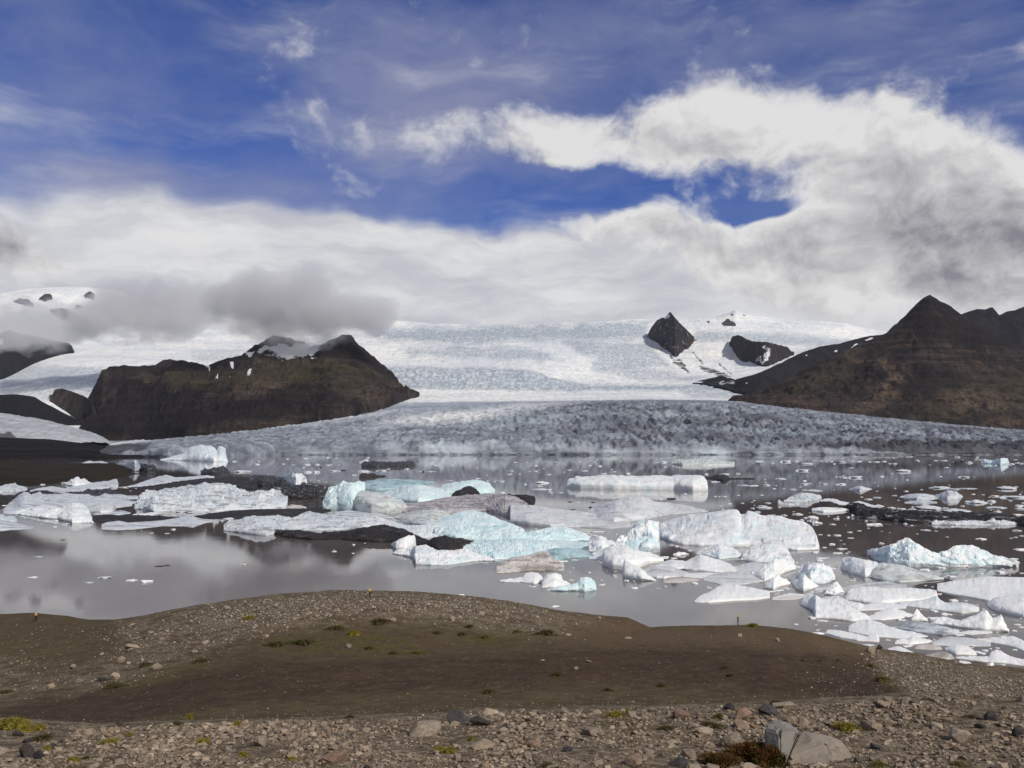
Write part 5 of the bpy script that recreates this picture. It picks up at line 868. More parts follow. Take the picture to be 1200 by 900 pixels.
# ---- stones
def mat_stone(name, cols, lichen=.3):
    m, n, b = material(name, .95, .12); P = n.coord('Object')
    r = n.n.new('ShaderNodeObjectInfo').outputs['Random']; a = n.attr('tone')
    Pr = n.vmath('ADD', P, n.vmath('SCALE', (53., 31., 17.), scale=r))
    t = n.math('ADD', a, r); t = n.math('FRACT', t)
    rp = n.n.new('ShaderNodeValToRGB'); rp.color_ramp.interpolation = 'LINEAR'; n.put(rp.inputs[0], t)
    els = rp.color_ramp.elements
    while len(els) < len(cols): els.new(.5)
    for i, c in enumerate(cols): els[i].position = i / (len(cols) - 1); els[i].color = (*c, 1)
    n1 = n.noise(Pr, 5, 6, .7); n2 = n.noise(Pr, 28, 4, .7)
    c = n.mix(n.ramp(n1, .35, .65), rp.outputs[0], n.mix(1.0, rp.outputs[0], (.62, .60, .58), 'MULTIPLY'))
    c = n.mix(n.math('MULTIPLY', n.ramp(n2, .5, .7), .4), c, n.mix(1.0, c, (1.5, 1.45, 1.4), 'MULTIPLY'))
    c = n.mix(n.math('MULTIPLY', n.ramp(n.noise(Pr, 9, 3, .6), .6, .68), lichen), c, (.20, .17, .10))
    n.put(b.inputs['Base Color'], c); n.put(b.inputs['Normal'], n.bump(n.math('ADD', n1, n.math('MULTIPLY', n2, .5)), .6, .02))
    return m
S_PALE = mat_stone('pale_stone', [(.37, .30, .225), (.30, .25, .195), (.43, .355, .27), (.26, .215, .17), (.35, .285, .22), (.37, .30, .225)])
S_WARM = mat_stone('warm_stone', [(.30, .205, .155), (.33, .245, .18), (.22, .145, .115), (.35, .28, .21), (.30, .205, .155)])
S_DARK = mat_stone('dark_stone', [(.065, .062, .066), (.10, .092, .09), (.05, .047, .052), (.085, .072, .066), (.065, .062, .066)], .12)
S_MIX = mat_stone('rubble_stone', [(.41, .33, .245), (.31, .25, .185), (.13, .11, .09), (.47, .385, .285), (.30, .21, .15), (.22, .175, .135), (.46, .39, .30), (.30, .24, .18), (.15, .122, .10), (.36, .29, .215)])
S_HILL = mat_stone('hill_gravel', [(.42, .36, .285), (.30, .255, .20), (.50, .44, .36), (.20, .165, .135), (.40, .345, .28), (.50, .45, .39), (.30, .25, .20), (.36, .31, .25)], .15)
def rock_hull(seed, n=16, flat=.7, bevel=.06):
    rg = random.Random(seed); bm = bmesh.new()
    for _ in range(n):
        z = rg.uniform(-1, 1); a = rg.uniform(0, 6.283); q = math.sqrt(1 - z * z); k = rg.uniform(.78, 1.0)
        bm.verts.new((q * math.cos(a) * k, q * math.sin(a) * k * .85, z * flat * k))
    bmesh.ops.convex_hull(bm, input=bm.verts)
    for v in [v for v in bm.verts if not v.link_faces]: bm.verts.remove(v)
    if bevel: bmesh.ops.bevel(bm, geom=list(bm.edges), offset=bevel, segments=1, affect='EDGES', clamp_overlap=True)
    bmesh.ops.triangulate(bm, faces=bm.faces); bm.verts.index_update()
    V = np.array([v.co[:] for v in bm.verts]); T = np.array([[v.index for v in f.verts] for f in bm.faces], dtype=np.int64); bm.free()
    return V, T
def rock_mesh(seed, mat, **k):
    V, T = rock_hull(seed, **k); me = bpy.data.meshes.new('stone'); me.from_pydata(V.tolist(), [], T.tolist()); me.materials.append(mat); me.update(); return me
STONES = {k: [rock_mesh(40 + i + 100 * j, m, n=14 + i % 4 * 3, flat=.55 + .06 * (i % 6)) for i in range(9)] for j, (k, m) in enumerate((('pale', S_PALE), ('warm', S_WARM), ('dark', S_DARK)))}
_rs = random.Random(77); _sp = {}
def stone(px, py, w, h, kind, label, group=None, cat='stone', sink=.25, rot=None, idx=None):
    p, nrm = hit(px, py)
    if p is None: return None
    s = p.y / F; i = _rs.randrange(9) if idx is None else idx
    if (kind, i) in _sp: o = _sp[(kind, i)].copy()
    else: o = bpy.data.objects.new('stone', STONES[kind][i]); _sp[(kind, i)] = o
    COL.objects.link(o)
    hz = h * s; o.scale = (w * s * .54, w * s * .5 * _rs.uniform(.7, 1.0), hz * .62 / .7)
    o.rotation_euler = (_rs.uniform(-.25, .25), _rs.uniform(-.25, .25), _rs.uniform(0, 6.28) if rot is None else rot)
    if rot is None: m_ = w * s * .5; o.scale = (m_, m_ * _rs.uniform(.75, 1.05), o.scale[2])
    o.location = (p.x, p.y + .1 * w * s, p.z + hz * (.5 - sink))
    return tag(o, label, cat, group)

# hand placed stones
HAND = [
    (536, 848, 34, 18, 'dark', 'blue black rounded boulder on the edge of the hollow'), (562, 850, 30, 17, 'dark', 'brown black rounded boulder touching the blue black one'),
    (30, 888, 20, 20, 'dark', 'dark pointed stone like a small pyramid near the lower left corner'), (45, 889, 16, 11, 'dark', 'dark stone just right of the pyramid shaped one'),
    (497, 862, 44, 18, 'pale', 'broad pale slab of stone left of the two dark rounded boulders'), (405, 856, 11, 9, 'pale', 'whitish round stone in the rubble left of centre'),
    (533, 851, 12, 9, 'pale', 'cream round stone in front of the blue black boulder'), (572, 838, 18, 9, 'pale', 'pale stone behind the brown black boulder'),
    (798, 842, 22, 16, 'warm', 'pinkish block on the edge of the rubble, right of centre'), (871, 842, 22, 15, 'warm', 'red brown block above the red heather'),
    (862, 876, 30, 22, 'pale', 'grey boulder with a dark left face behind the red heather'), (877, 906, 24, 16, 'pale', 'pale grey block at the bottom edge in front of the red heather'),
    (826, 862, 28, 13, 'pale', 'tan flat stone left of the grey boulder'), (870, 853, 26, 13, 'warm', 'rough pink stone under the red brown block'),
    (855, 832, 18, 9, 'dark', 'dark flat stone beside the yellow moss, right of centre'), (927, 846, 16, 10, 'warm', 'orange pink stone just behind the split boulder'),
    (942, 850, 16, 11, 'pale', 'grey upright stone behind the crack of the split boulder'), (921, 829, 30, 9, 'pale', 'pale stone with moss on the edge behind the split boulder'),
    (1063, 825, 18, 11, 'pale', 'round pale stone where the hollow ends at right'), (1035, 829, 30, 10, 'pale', 'long pale stone at the right end of the hollow'),
    (141, 776, 12, 8, 'pale', 'pale block alone on the left brown slope'), (736, 749, 12, 4.5, 'pale', 'flat pale stone on the tan shoulder of the path'), (911, 752, 8, 7, 'warm', 'small brown block on the bare shore'),
    (666, 745, 8, 4, 'pale', 'white stone at the foot of the stony hill'), (530, 728, 8, 8, 'pale', 'white stone on the right flank of the stony hill'), (408, 759, 9, 6, 'pale', 'whitish stone at the lower edge of the stony hill'),
    (460, 728, 10, 6, 'pale', 'white stone below the pale patch of the hill'), (690, 776, 9, 3.4, 'pale', 'white flat stone lying on the dark hollow'), (675, 785, 7, 5, 'pale', 'second white stone lying on the dark hollow'), (636, 774, 6, 2.6, 'pale', 'smaller white stone lying on the dark hollow'),
    (867, 747, 8, 6, 'pale', 'pale stone with a brown shadow on the bare shore'), (1031, 761, 9, 9, 'dark', 'small black rock at the water edge among pale stones'), (1021, 766, 16, 10, 'pale', 'pale stone beside the black rock at the water edge'),
    (183, 784, 14, 9, 'pale', 'grey stone pile top on the left slope'), (134, 796, 12, 12, 'pale', 'tall pale stone in the stone row of the left slope'), (120, 798, 16, 10, 'dark', 'grey stones of the row left of the tall pale one'),
    (92, 800, 10, 9, 'pale', 'small pale stone at the left of the stone row'), (60, 806, 10, 7, 'pale', 'round grey stone at the left end of the stone row'), (154, 760, 18, 7, 'pale', 'flat pale slab on the left flank of the hill'), (85, 784, 7, 9, 'pale', 'narrow upright stone on the left slope'),
    (140, 852, 12, 9, 'dark', 'greenish dark stone on the left edge of the rubble'),
]
for px, py, w, h, k, lab in HAND: stone(px, py, w, h, k, lab, cat='boulder' if w > 29 else 'stone', rot=0.2, group='singled out stones of the foreground')
# the split boulder, two blocks with a dark crack between them
def px_hull(name, pts, mat, parent, org):
    bm = bmesh.new()
    for px, py, Y in pts:
        x, y, z = at(px, py, Y); bm.verts.new((float(x) - org[0], float(y) - org[1], float(z) - org[2]))
    bmesh.ops.convex_hull(bm, input=bm.verts)
    for v in [v for v in bm.verts if not v.link_faces]: bm.verts.remove(v)
    bmesh.ops.bevel(bm, geom=list(bm.edges), offset=.018, segments=2, affect='EDGES', clamp_overlap=True)
    bmesh.ops.triangulate(bm, faces=bm.faces)
    for _ in range(2): bmesh.ops.subdivide_edges(bm, edges=[e for e in bm.edges if e.calc_length() > .05], cuts=1, use_grid_fill=True); bmesh.ops.triangulate(bm, faces=bm.faces)
    co = np.array([v.co[:] for v in bm.verts]); bm.normal_update()
    d = .016 * fbm(co[:, 0] * 7, co[:, 1] * 7, co[:, 2] * 7, 4, 601) + .010 * facet(co[:, 0] * 9, co[:, 1] * 9, co[:, 2] * 9, 603)
    for v, k in zip(bm.verts, d): v.co += v.normal * float(k)
    me = bpy.data.meshes.new(name); bm.to_mesh(me); bm.free(); me.materials.append(mat)
    o = bpy.data.objects.new(name, me); COL.objects.link(o); o.parent = parent; return o
def mat_boulder(name, a, b_, c_):
    m, n, b = material(name, .92, .15); P = n.coord('Object')
    n1 = n.noise(P, 3.0, 6, .65); n2 = n.noise(P, 22, 5, .7); n3 = n.noise(n.mapping(P, scale=(1, 1, .35)), 6, 4, .6)
    c = n.mix(n.ramp(n1, .38, .64), a, b_); c = n.mix(n.math('MULTIPLY', n.ramp(n3, .54, .66), .6), c, c_)
    c = n.mix(n.math('MULTIPLY', n.ramp(n2, .56, .7), .45), c, tuple(t * .55 for t in a))
    n.put(b.inputs['Base Color'], c); n.put(b.inputs['Normal'], n.bump(n.math('ADD', n2, n1), .5, .02)); return m
hb = hit(945, 893)[0]
tb = bpy.data.objects.new('split_boulder', None); COL.objects.link(tb); tb.location = hb; tb.empty_display_size = .3
tag(tb, 'large pale boulder split by a dark slanting crack, beside the red heather', 'boulder')
q = hb.y; B_ = lambda l: [(a, b, q + c) for a, b, c in l]
px_hull('left_block', B_([(896, 854, .25), (899, 848, .45), (910, 844, .6), (920, 845.5, .62), (929, 851, .55), (936, 855, .5), (934, 858, .2), (914, 858, .02), (914, 886, -.12), (921, 889, -.1), (918, 906, -.1), (898, 870, .12), (898, 905, .1), (905, 850, 1.1), (930, 856, 1.1), (930, 900, 1.0)]), mat_boulder('boulder_grey', (.20, .185, .165), (.26, .24, .21), (.15, .15, .14)), tb, hb)
px_hull('right_block', B_([(938, 857, .32), (923.5, 889, -.08), (925, 908, -.16), (966, 908, -.16), (968, 873, .0), (955, 859.5, .3), (972, 862.5, .55), (986, 869, .55), (996, 880, .5), (999.5, 889, .45), (996, 898, .35), (984, 908, .1), (942, 857, 1.2), (976, 864, 1.25), (996, 884, 1.1), (996, 905, 1.0), (935, 905, 1.0)]), mat_boulder('boulder_tan', (.29, .245, .195), (.23, .20, .17), (.17, .15, .14)), tb, hb)

def lip_y(px): return float(np.interp(px, [a for a, b in LIP], [b for a, b in LIP]))
# the larger stones of the rubble belt, hill and right slope, each its own object
cnt = len(HAND); spots = []
def clear(px, py, w): return all((px - a) ** 2 + ((py - b) * 2) ** 2 > (.42 * (w + c)) ** 2 for a, b, c in spots)
for h_ in HAND: spots.append((h_[0], h_[1] - h_[3] * .4, h_[2]))
spots.append((948, 880, 110)); spots.append((885, 888, 60))
def region(px): return 'left third' if px < 400 else ('middle third' if px < 800 else 'right third')
while cnt < 232:
    px = _rs.uniform(-5, 1205); ly = lip_y(px) + 4; py = ly + (905 - ly) * _rs.random() ** 1.15; f = (py - ly) / (905 - ly)
    w = min(38, 9.2 * math.exp(_rs.gauss(.22, .5)) * (.8 + .5 * f))
    if not clear(px, py, w): continue
    spots.append((px, py, w)); k = _rs.choices(['pale', 'warm', 'dark'], [.62, .22, .16])[0]; r = region(px)
    nm = {'pale': 'pale grey angular stone', 'warm': 'pinkish brown angular stone', 'dark': 'dark grey angular stone'}[k]
    if stone(px, py, w, w * _rs.uniform(.4, .68), k, f'{nm} in the rubble along the bottom edge, {r}', f'{nm}s of the bottom rubble, {r}', sink=.3): cnt += 1
HILL = [(135, 735), (240, 712), (400, 696), (600, 710), (690, 730), (620, 745), (520, 725), (430, 722), (330, 735), (250, 760), (190, 775), (120, 780)]
RIGHT = [(1012, 765), (1200, 800), (1200, 812), (1070, 814), (1048, 795)]
def poly_pts(poly, n, seed):
    rg = random.Random(seed); xs = [a for a, b in poly]; ys = [b for a, b in poly]; out = []
    while len(out) < n:
        x, y = rg.uniform(min(xs), max(xs)), rg.uniform(min(ys), max(ys))
        if in_poly(poly, np.array([x]), np.array([y]))[0]: out.append((x + rg.gauss(0, 13), y + rg.gauss(0, 5)))
    return out
for x, y in poly_pts(HILL, 45, 5): stone(x, y, _rs.uniform(5, 11), _rs.uniform(2.5, 5), 'pale', 'pale stone lying on the stony hill', 'pale stones on the stony hill', sink=.3)
for x, y in poly_pts(RIGHT, 22, 6): stone(x, y, _rs.uniform(5, 10), _rs.uniform(3, 6), _rs.choice(['pale', 'pale', 'warm']), 'pale brown stone on the stony shore slope at right', 'stones on the right shore slope', sink=.3)

# everything smaller is one mass of gravel
def gravel(name, label, belt, areas, mat, seed):
    rg = np.random.default_rng(seed); vs = [rock_hull(900 + i, n=9, flat=.65, bevel=0) for i in range(10)]
    VV, TT, tone = [], [], []; base = 0
    def put(px, py, w):
        nonlocal base
        p, nrm = hit(px, py)
        if p is None or p.z < .05: return
        V, T = vs[rg.integers(10)]; s = w * p.y / F * .5; a = rg.uniform(0, 6.28); ca, sa = math.cos(a), math.sin(a)
        S = V * np.array([s, s * rg.uniform(.65, 1), s * rg.uniform(.7, 1.15)])
        S = np.stack([S[:, 0] * ca - S[:, 1] * sa, S[:, 0] * sa + S[:, 1] * ca, S[:, 2]], -1) + np.array([p.x, p.y, p.z + s * .12])
        VV.append(S); TT.append(T + base); base += len(V); tone.append(np.full(len(V), rg.random()))
    for _ in range(belt):
        px = rg.uniform(-30, 1230); ly = lip_y(px) + 1.5; py = ly + (910 - ly) * rg.random() ** 1.05
        q = float(fbm(np.array(px / 60), np.array(py / 22), 0, 3, 77))
        if q < -.25 and rg.random() < .6: continue
        put(px, py, min(15, 3.5 * (1 + 1.1 * q) * math.exp(rg.normal(.12, .5))))
    for poly, n, a, b in areas:
        for x, y in poly_pts(poly, n, 50 + n): put(x, y, min(b, a * math.exp(abs(rg.normal(0, .55)))))
    o = new_obj('gravel', np.vstack(VV), np.vstack(TT), mat, False, attrs=dict(tone=np.concatenate(tone)))
    tag(o, label, name, kind='stuff')
BAND = [(-10, 838), (110, 846), (240, 839), (420, 834), (560, 824), (780, 821), (1030, 813), (1060, 816), (1030, 822), (780, 829), (560, 832), (420, 842), (240, 847), (110, 854), (-10, 846)]
AREAS = ((BAND, 900, 1.0, 4.5), (HILL, 2600, 1.4, 5), (RIGHT, 2200, 1.6, 5.5), ([(0, 772), (40, 775), (120, 785), (200, 780), (160, 800), (60, 812), (0, 822)], 230, 1.5, 5), ([(240, 712), (400, 694), (560, 700), (640, 716), (560, 722), (430, 712), (330, 725), (250, 740)], 2600, 1.5, 5.2),
                          ([(490, 708), (520, 706), (538, 712), (530, 722), (500, 722)], 160, 1.5, 4), ([(300, 700), (700, 726), (950, 745), (1010, 765), (1030, 815), (800, 822), (400, 835), (60, 845), (0, 760), (150, 735)], 1000, .8, 2.6), ([(950, 786), (1045, 776), (1065, 818), (950, 824)], 320, 1.0, 4), ([(0, 726), (140, 732), (200, 760), (60, 790), (0, 775)], 260, 1.0, 4), ([(1000, 752), (1060, 772), (1120, 783), (1200, 798), (1200, 804), (1050, 778)], 260, 1.5, 5),
                          ([(600, 708), (660, 718), (680, 735), (640, 745), (600, 735)], 160, 1.2, 4))
gravel('gravel', 'loose mass of small mixed grey and brown gravel along the bottom edge', 17000, (), S_MIX, 9)
gravel('gravel', 'pale scattered gravel over the hill, the hollow and the right shore slope', 0, AREAS, S_HILL, 10)

# ---- moss, grass tufts and heather
def mat_plant(name, a, b_, c_):
    m, n, b = material(name, .9, .1); P = n.coord('Object')
    c = n.mix(n.ramp(n.noise(P, 2.2, 3, .6), .38, .62), a, b_); c = n.mix(n.ramp(n.noise(P, 7, 2, .6), .55, .65), c, c_); n.put(b.inputs['Base Color'], c); return m
PL = {'yellow': mat_plant('yellow_moss', (.25, .20, .035), (.16, .14, .03), (.10, .095, .03)), 'green': mat_plant('green_moss', (.062, .052, .020), (.084, .070, .026), (.048, .042, .020)),
      'bright': mat_plant('bright_moss', (.095, .088, .026), (.125, .108, .032), (.065, .058, .024)), 'heather': mat_plant('red_heather', (.095, .040, .016), (.055, .052, .014), (.14, .065, .022))}
def tuft_mesh(mat, seed, n=420):
    rg = np.random.default_rng(seed); V, Fc = [], []
    for i in range(n):
        a = rg.uniform(0, 6.283); r = math.sqrt(rg.random()); lump = .75 + .35 * math.sin(a * 3 + seed) * r
        bx, by = r * math.cos(a) * lump, r * math.sin(a) * lump; hz = (1 - r * r) ** .6
        h = rg.uniform(.12, .3); t = rg.uniform(0, 6.283); wv = np.array([math.cos(t), math.sin(t), 0]) * rg.uniform(.03, .06); o = np.array([bx, by, hz * .75 - .05])
        lean = np.array([bx * .25 + rg.normal(0, .09), by * .25 + rg.normal(0, .09), h]); k = len(V)
        V += [o - wv, o + wv, o + lean]; Fc.append((k, k + 1, k + 2))
    k = len(V); m = 14                                        # the dense cushion under the shoots
    for j in range(5):
        for i in range(m):
            a = i / m * 6.283; r = 1 - j / 4.6; lump = .75 + .35 * math.sin(a * 3 + seed) * r; V.append(np.array([r * math.cos(a) * lump * .97, r * math.sin(a) * lump * .97, (1 - r * r) ** .6 * .72 - (.2 if j == 0 else .04)]))
    for j in range(4):
        for i in range(m): Fc.append((k + j * m + i, k + j * m + (i + 1) % m, k + (j + 1) * m + (i + 1) % m, k + (j + 1) * m + i))
    Fc.append(tuple(k + 4 * m + i for i in range(m)))
    me = bpy.data.meshes.new('moss_tuft'); me.from_pydata([list(map(float, v)) for v in V], [], Fc); me.materials.append(mat); me.update(); return me
TUFT = {k: [tuft_mesh(m, 3 + i + 10 * j, 900 if k == 'heather' else 420) for i in range(3)] for j, (k, m) in enumerate(PL.items())}
_tp = {}
def tuft(px, py, w, h, k, label, name='moss_tuft', cat='moss', group='moss tufts on the moraine'):
    p, nr = hit(px, py)
    if p is None: return
    i = _rs.randrange(3); key = (k, i, name)
    if key in _tp: o = _tp[key].copy()
    else: o = bpy.data.objects.new(name, TUFT[k][i]); _tp[key] = o
    COL.objects.link(o); s = p.y / F
    o.location = (p.x, p.y + w * s * .15, p.z - .02 * w * s); o.scale = (w * s * .58, w * s * .55, h * s * (1.0 if k in ('heather', 'yellow') else .68)); o.rotation_euler = (0, 0, _rs.uniform(0, 6.28)); tag(o, label, cat, group)
TU = [(10, 855, 34, 14, 'yellow', 'yellow moss cushion at the left edge of the rubble'), (30, 858, 20, 9, 'yellow', 'yellow brown moss right of the cushion at the left edge'), (44, 856, 16, 8, 'yellow', 'small yellow moss beside the grey stone at upper left of the rubble'),
      (46, 868, 26, 9, 'green', 'olive moss patch above the dark pyramid stone'), (55, 879, 10, 6, 'yellow', 'yellow moss right of the dark pyramid stone'), (84, 893, 14, 6, 'yellow', 'yellow moss near the bottom left'), (100, 890, 12, 5, 'green', 'green moss near the bottom left, right of the yellow one'),
      (128, 872, 22, 6, 'yellow', 'flat yellow moss in the left rubble'), (152, 864, 9, 6, 'yellow', 'small yellow moss tuft in the left rubble'), (205, 850, 18, 5, 'green', 'moss on the pale stone at the rubble edge, left'), (222, 843, 10, 8, 'yellow', 'yellow grass tuft at the rubble edge, left'),
      (236, 872, 22, 6, 'yellow', 'yellow moss under the left rubble edge'), (278, 851, 14, 6, 'yellow', 'yellow moss by the rubble edge left of centre'), (285, 886, 14, 5, 'yellow', 'yellow moss low in the rubble left of centre'), (342, 892, 12, 5, 'yellow', 'yellow moss tuft low in the middle rubble'),
      (410, 842, 12, 6, 'green', 'dry tuft at the rubble edge left of centre'), (515, 882, 20, 6, 'yellow', 'left half of the yellow moss pair, bottom centre'), (528, 883, 16, 8, 'yellow', 'right half of the yellow moss pair, bottom centre'), (552, 868, 7, 5, 'yellow', 'tiny yellow moss below the dark rounded boulders'),
      (642, 902, 30, 7, 'green', 'olive moss at the bottom edge right of centre'), (722, 840, 22, 6, 'yellow', 'pale yellow moss at the rubble edge right of centre'), (738, 838, 10, 7, 'yellow', 'upright yellow tuft at the rubble edge right of centre'), (782, 856, 20, 7, 'green', 'olive moss below the pinkish block'),
      (843, 842, 14, 9, 'bright', 'bright yellow moss left of the red brown block'), (835, 853, 26, 8, 'green', 'olive moss below the bright yellow one'), (993, 858, 30, 11, 'yellow', 'mustard moss right behind the split boulder'), (912, 826, 22, 6, 'green', 'moss on the edge behind the split boulder'),
      (1032, 898, 24, 6, 'bright', 'green yellow moss right of the split boulder'), (1125, 898, 18, 6, 'bright', 'bright moss at the bottom edge, right'), (1178, 852, 16, 6, 'green', 'olive moss in the right rubble'), (1140, 842, 20, 5, 'green', 'dry olive moss on the right slope'),
      (393, 738, 20, 7, 'green', 'dark green moss mound on the hill, left of the pale patch'), (445, 731, 22, 9, 'green', 'dark green moss mound below the white stone on the hill'), (322, 757, 26, 8, 'green', 'green moss mound low on the left of the hill'), (353, 755, 30, 8, 'green', 'wide green moss mound low on the hill'),
      (413, 745, 16, 7, 'yellow', 'yellow green moss in the middle of the hill'), (432, 761, 12, 5, 'green', 'small green moss at the foot of the hill'), (460, 767, 12, 5, 'green', 'dark moss at the foot of the hill, centre'), (488, 766, 24, 4, 'bright', 'flat yellow green moss at the foot of the hill'),
      (512, 743, 10, 5, 'green', 'dark moss dot on the right of the hill'), (541, 745, 12, 6, 'green', 'dark moss mound on the right of the hill'), (550, 736, 10, 6, 'green', 'dark moss mound above its neighbour on the right of the hill'), (568, 748, 14, 5, 'bright', 'yellow moss on the right foot of the hill'),
      (640, 744, 26, 8, 'green', 'brown green moss hummock where the hill meets the path'), (606, 742, 12, 6, 'bright', 'bright moss on the right shoulder of the hill'), (572, 813, 14, 8, 'green', 'green moss mound alone in the hollow, right of centre'), (653, 792, 18, 6, 'green', 'olive moss mound in the hollow under the path'),
      (712, 810, 12, 6, 'green', 'dark moss mound in the hollow, below its middle'), (775, 805, 10, 5, 'green', 'small green moss mound in the hollow at right'), (849, 784, 11, 5, 'green', 'upper dark moss dot in the right of the hollow'), (856, 793, 10, 5, 'green', 'lower dark moss dot in the right of the hollow'),
      (883, 735, 14, 5, 'yellow', 'yellow grass hummock on the shore edge'), (1034, 799, 16, 9, 'bright', 'bright green moss where the dark hollow meets the stones'), (1021, 782, 10, 6, 'bright', 'small bright moss above the green one at the hollow end'), (941, 775, 7, 3, 'bright', 'tiny bright moss on the dark hollow, left of two others'), (961, 775, 8, 3, 'bright', 'tiny bright moss on the dark hollow, middle of three'), (983, 775, 9, 4, 'bright', 'tiny bright moss on the dark hollow, right of three'),
      (133, 806, 30, 6, 'green', 'green grass strip under the stone row of the left slope'), (170, 781, 16, 7, 'green', 'green tuft beside the stone pile on the left slope'), (235, 776, 22, 5, 'green', 'long green moss strip by the left path'), (171, 748, 10, 4, 'bright', 'bright moss on the left flank of the hill'), (292, 726, 14, 5, 'yellow', 'yellow moss high on the left of the hill'), (5, 813, 14, 6, 'green', 'dark moss at the left edge below the slope')]
for t in TU: tuft(*t)
for px, py, w, h, lab in ((846, 898, 44, 14, 'left clump of the red and green heather'), (884, 892, 52, 22, 'middle and tallest clump of the red and green heather'), (905, 899, 34, 26, 'right clump of red heather leaning on the split boulder')):
    tuft(px, py, w, h, 'heather', lab, 'heather', 'heather', 'heather clumps beside the split boulder')

# ---- trail marker posts with yellow tops
pm, pn, pb = material('dark_wood', .8, .2); pb.inputs['Base Color'].default_value = (.035, .025, .022, 1)
ym, yn, yb = material('yellow_paint', .6, .3); yb.inputs['Base Color'].default_value = (.62, .42, .08, 1)
def box(bm, w, d, z0, z1, top=1.0):
    vs = [bm.verts.new((sx * w * k, sy * d * k, z)) for z, k in ((z0, 1), (z1, top)) for sx, sy in ((-1, -1), (1, -1), (1, 1), (-1, 1))]
    for f in ((0, 1, 5, 4), (1, 2, 6, 5), (2, 3, 7, 6), (3, 0, 4, 7), (4, 5, 6, 7), (3, 2, 1, 0)): bm.faces.new([vs[i] for i in f])
def bm_obj(name, bm, mat, parent):
    me = bpy.data.meshes.new(name); bm.to_mesh(me); bm.free(); me.materials.append(mat); o = bpy.data.objects.new(name, me); COL.objects.link(o); o.parent = parent; return o
posts = None
for px, py, lab, wet in ((42, 727.5, 'trail marker post with a yellow top on the left brown knoll', 0), (433.5, 699.5, 'trail marker post with a yellow top on the stony hill top', 0), (864.8, 727.8, 'marker post with a pale top standing in the water behind the shore', 1)):
    if wet: x, y, z = at(px, py, float(on_water(py))); loc = (float(x), float(y), 0.0)
    else: loc = hit(px, py)[0][:]
    if posts is None:
        posts = bpy.data.objects.new('trail_marker', None); COL.objects.link(posts); posts.empty_display_size = .2
        bm = bmesh.new(); box(bm, .075, .075, -.5, .62); bm_obj('post', bm, pm, posts)
        bm = bmesh.new(); box(bm, .095, .095, .622, .86, .9); box(bm, .07, .07, .862, .90, .5); bm_obj('yellow_cap', bm, ym, posts); r = posts
    else:
        r = posts.copy(); COL.objects.link(r)
        for c in posts.children: d = c.copy(); COL.objects.link(d); d.parent = r
    r.location = loc; tag(r, lab, 'marker post', 'trail marker posts')

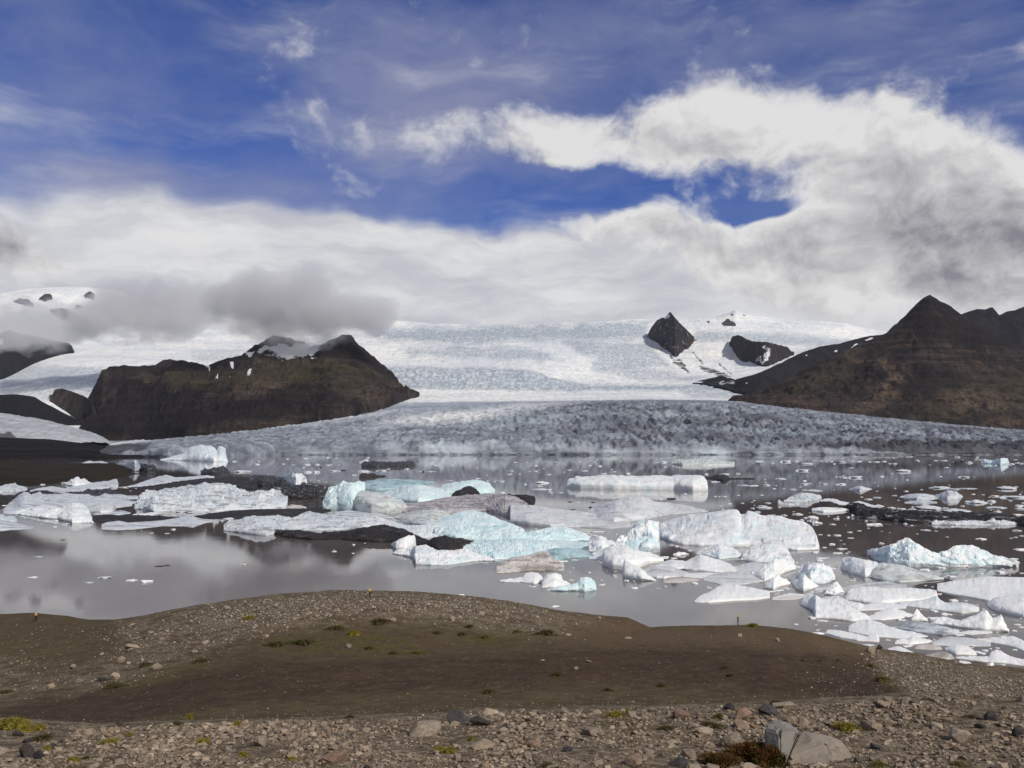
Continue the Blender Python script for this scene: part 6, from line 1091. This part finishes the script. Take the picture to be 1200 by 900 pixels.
# ---- low clouds caught on the mountains
def cloud(name, label, px, py, Y, rx, ry, dens, col, seed, parts, hard=.25):
    m = bpy.data.materials.new('cloud_vapour'); m.use_nodes = True; n = NT(m.node_tree); n.n.clear()
    vol = n.n.new('ShaderNodeVolumePrincipled'); out = n.n.new('ShaderNodeOutputMaterial'); n.l.new(vol.outputs[0], out.inputs['Volume'])
    P = n.coord('Object'); r = None
    for cx, cy, sx, sy in parts:
        v = n.vmath('LENGTH', n.mapping(P, (cx, 0, cy), (0, 0, 0), (sx, .8, sy), 'TEXTURE')); v = n.math('SUBTRACT', 1.0, v)
        r = v if r is None else n.math('SMOOTH_MAX', r, v, .25)
    nz = n.noise(n.mapping(P, (seed, seed * .3, 0), (0, 0, 0), (rx / ry * 1.1, 1.6, 1.5)), 1.0, 6, .6)
    d = n.math('ADD', r, n.math('MULTIPLY', n.math('SUBTRACT', nz, .52), 2.7))
    n.put(vol.inputs['Density'], n.ramp(d, 0.0, hard, 0.0, dens)); vol.inputs['Color'].default_value = (*col, 1); vol.inputs['Anisotropy'].default_value = .2
    bm = bmesh.new(); bmesh.ops.create_icosphere(bm, subdivisions=3, radius=1.0); me = bpy.data.meshes.new(name); bm.to_mesh(me); bm.free(); me.materials.append(m)
    o = bpy.data.objects.new(name, me); COL.objects.link(o); x, y, z = at(px, py, Y); s = Y / F
    o.location = (float(x), float(y), float(z)); o.scale = (rx * s * 1.15, rx * s * .6, ry * s * 1.25); tag(o, label, 'cloud', 'low clouds on the mountains'); return o
cloud('cloud', 'dark grey low cloud sitting on the twin tops of the left massif', 350, 360, 4500, 106, 46, .010, (.955, .955, .97), 3.1, [(.0, .0, .95, .85), (-.45, .1, .6, .75), (.55, -.15, .5, .6)], .45)
cloud('cloud', 'grey cloud bank between the left massif and the snowy dome', 185, 364, 5600, 106, 40, .0075, (.95, .95, .965), 7.3, [(0, 0, .95, .85), (-.4, -.1, .6, .6)], .45)
cloud('cloud', 'pale cloud wrapped round the dark mountainside at the left edge', 12, 383, 5600, 95, 32, .006, (.95, .95, .965), 12.9, [(0, 0, .95, .85), (.4, -.15, .6, .6)], .45)
scene.cycles.volume_step_rate = 1.0; scene.cycles.volume_max_steps = 256; scene.cycles.volume_bounces = 3

# ---- thin blue air over the whole place
hm_, hn, hb_ = material('air', 1, 0); hm_.node_tree.nodes.remove(hm_.node_tree.nodes['Principled BSDF'])
hv = hn.n.new('ShaderNodeVolumePrincipled'); hv.inputs['Density'].default_value = 0.7e-5; hv.inputs['Color'].default_value = (.80, .86, 1.0, 1); hv.inputs['Anisotropy'].default_value = .1
hn.l.new(hv.outputs[0], hm_.node_tree.nodes['Material Output'].inputs['Volume'])
hz0, hz1 = -11.0, 2200.0
hx = [(sx * 42000.0, (-22000.0 if sy < 0 else 62000.0), z) for z in (hz0, hz1) for sx, sy in ((-1, -1), (1, -1), (1, 1), (-1, 1))]
hz = new_obj('haze', hx, [(0, 3, 2, 1), (4, 5, 6, 7), (0, 1, 5, 4), (1, 2, 6, 5), (2, 3, 7, 6), (3, 0, 4, 7)], hm_); tag(hz, 'thin bluish air between the viewer and the far mountains', 'haze', kind='stuff')
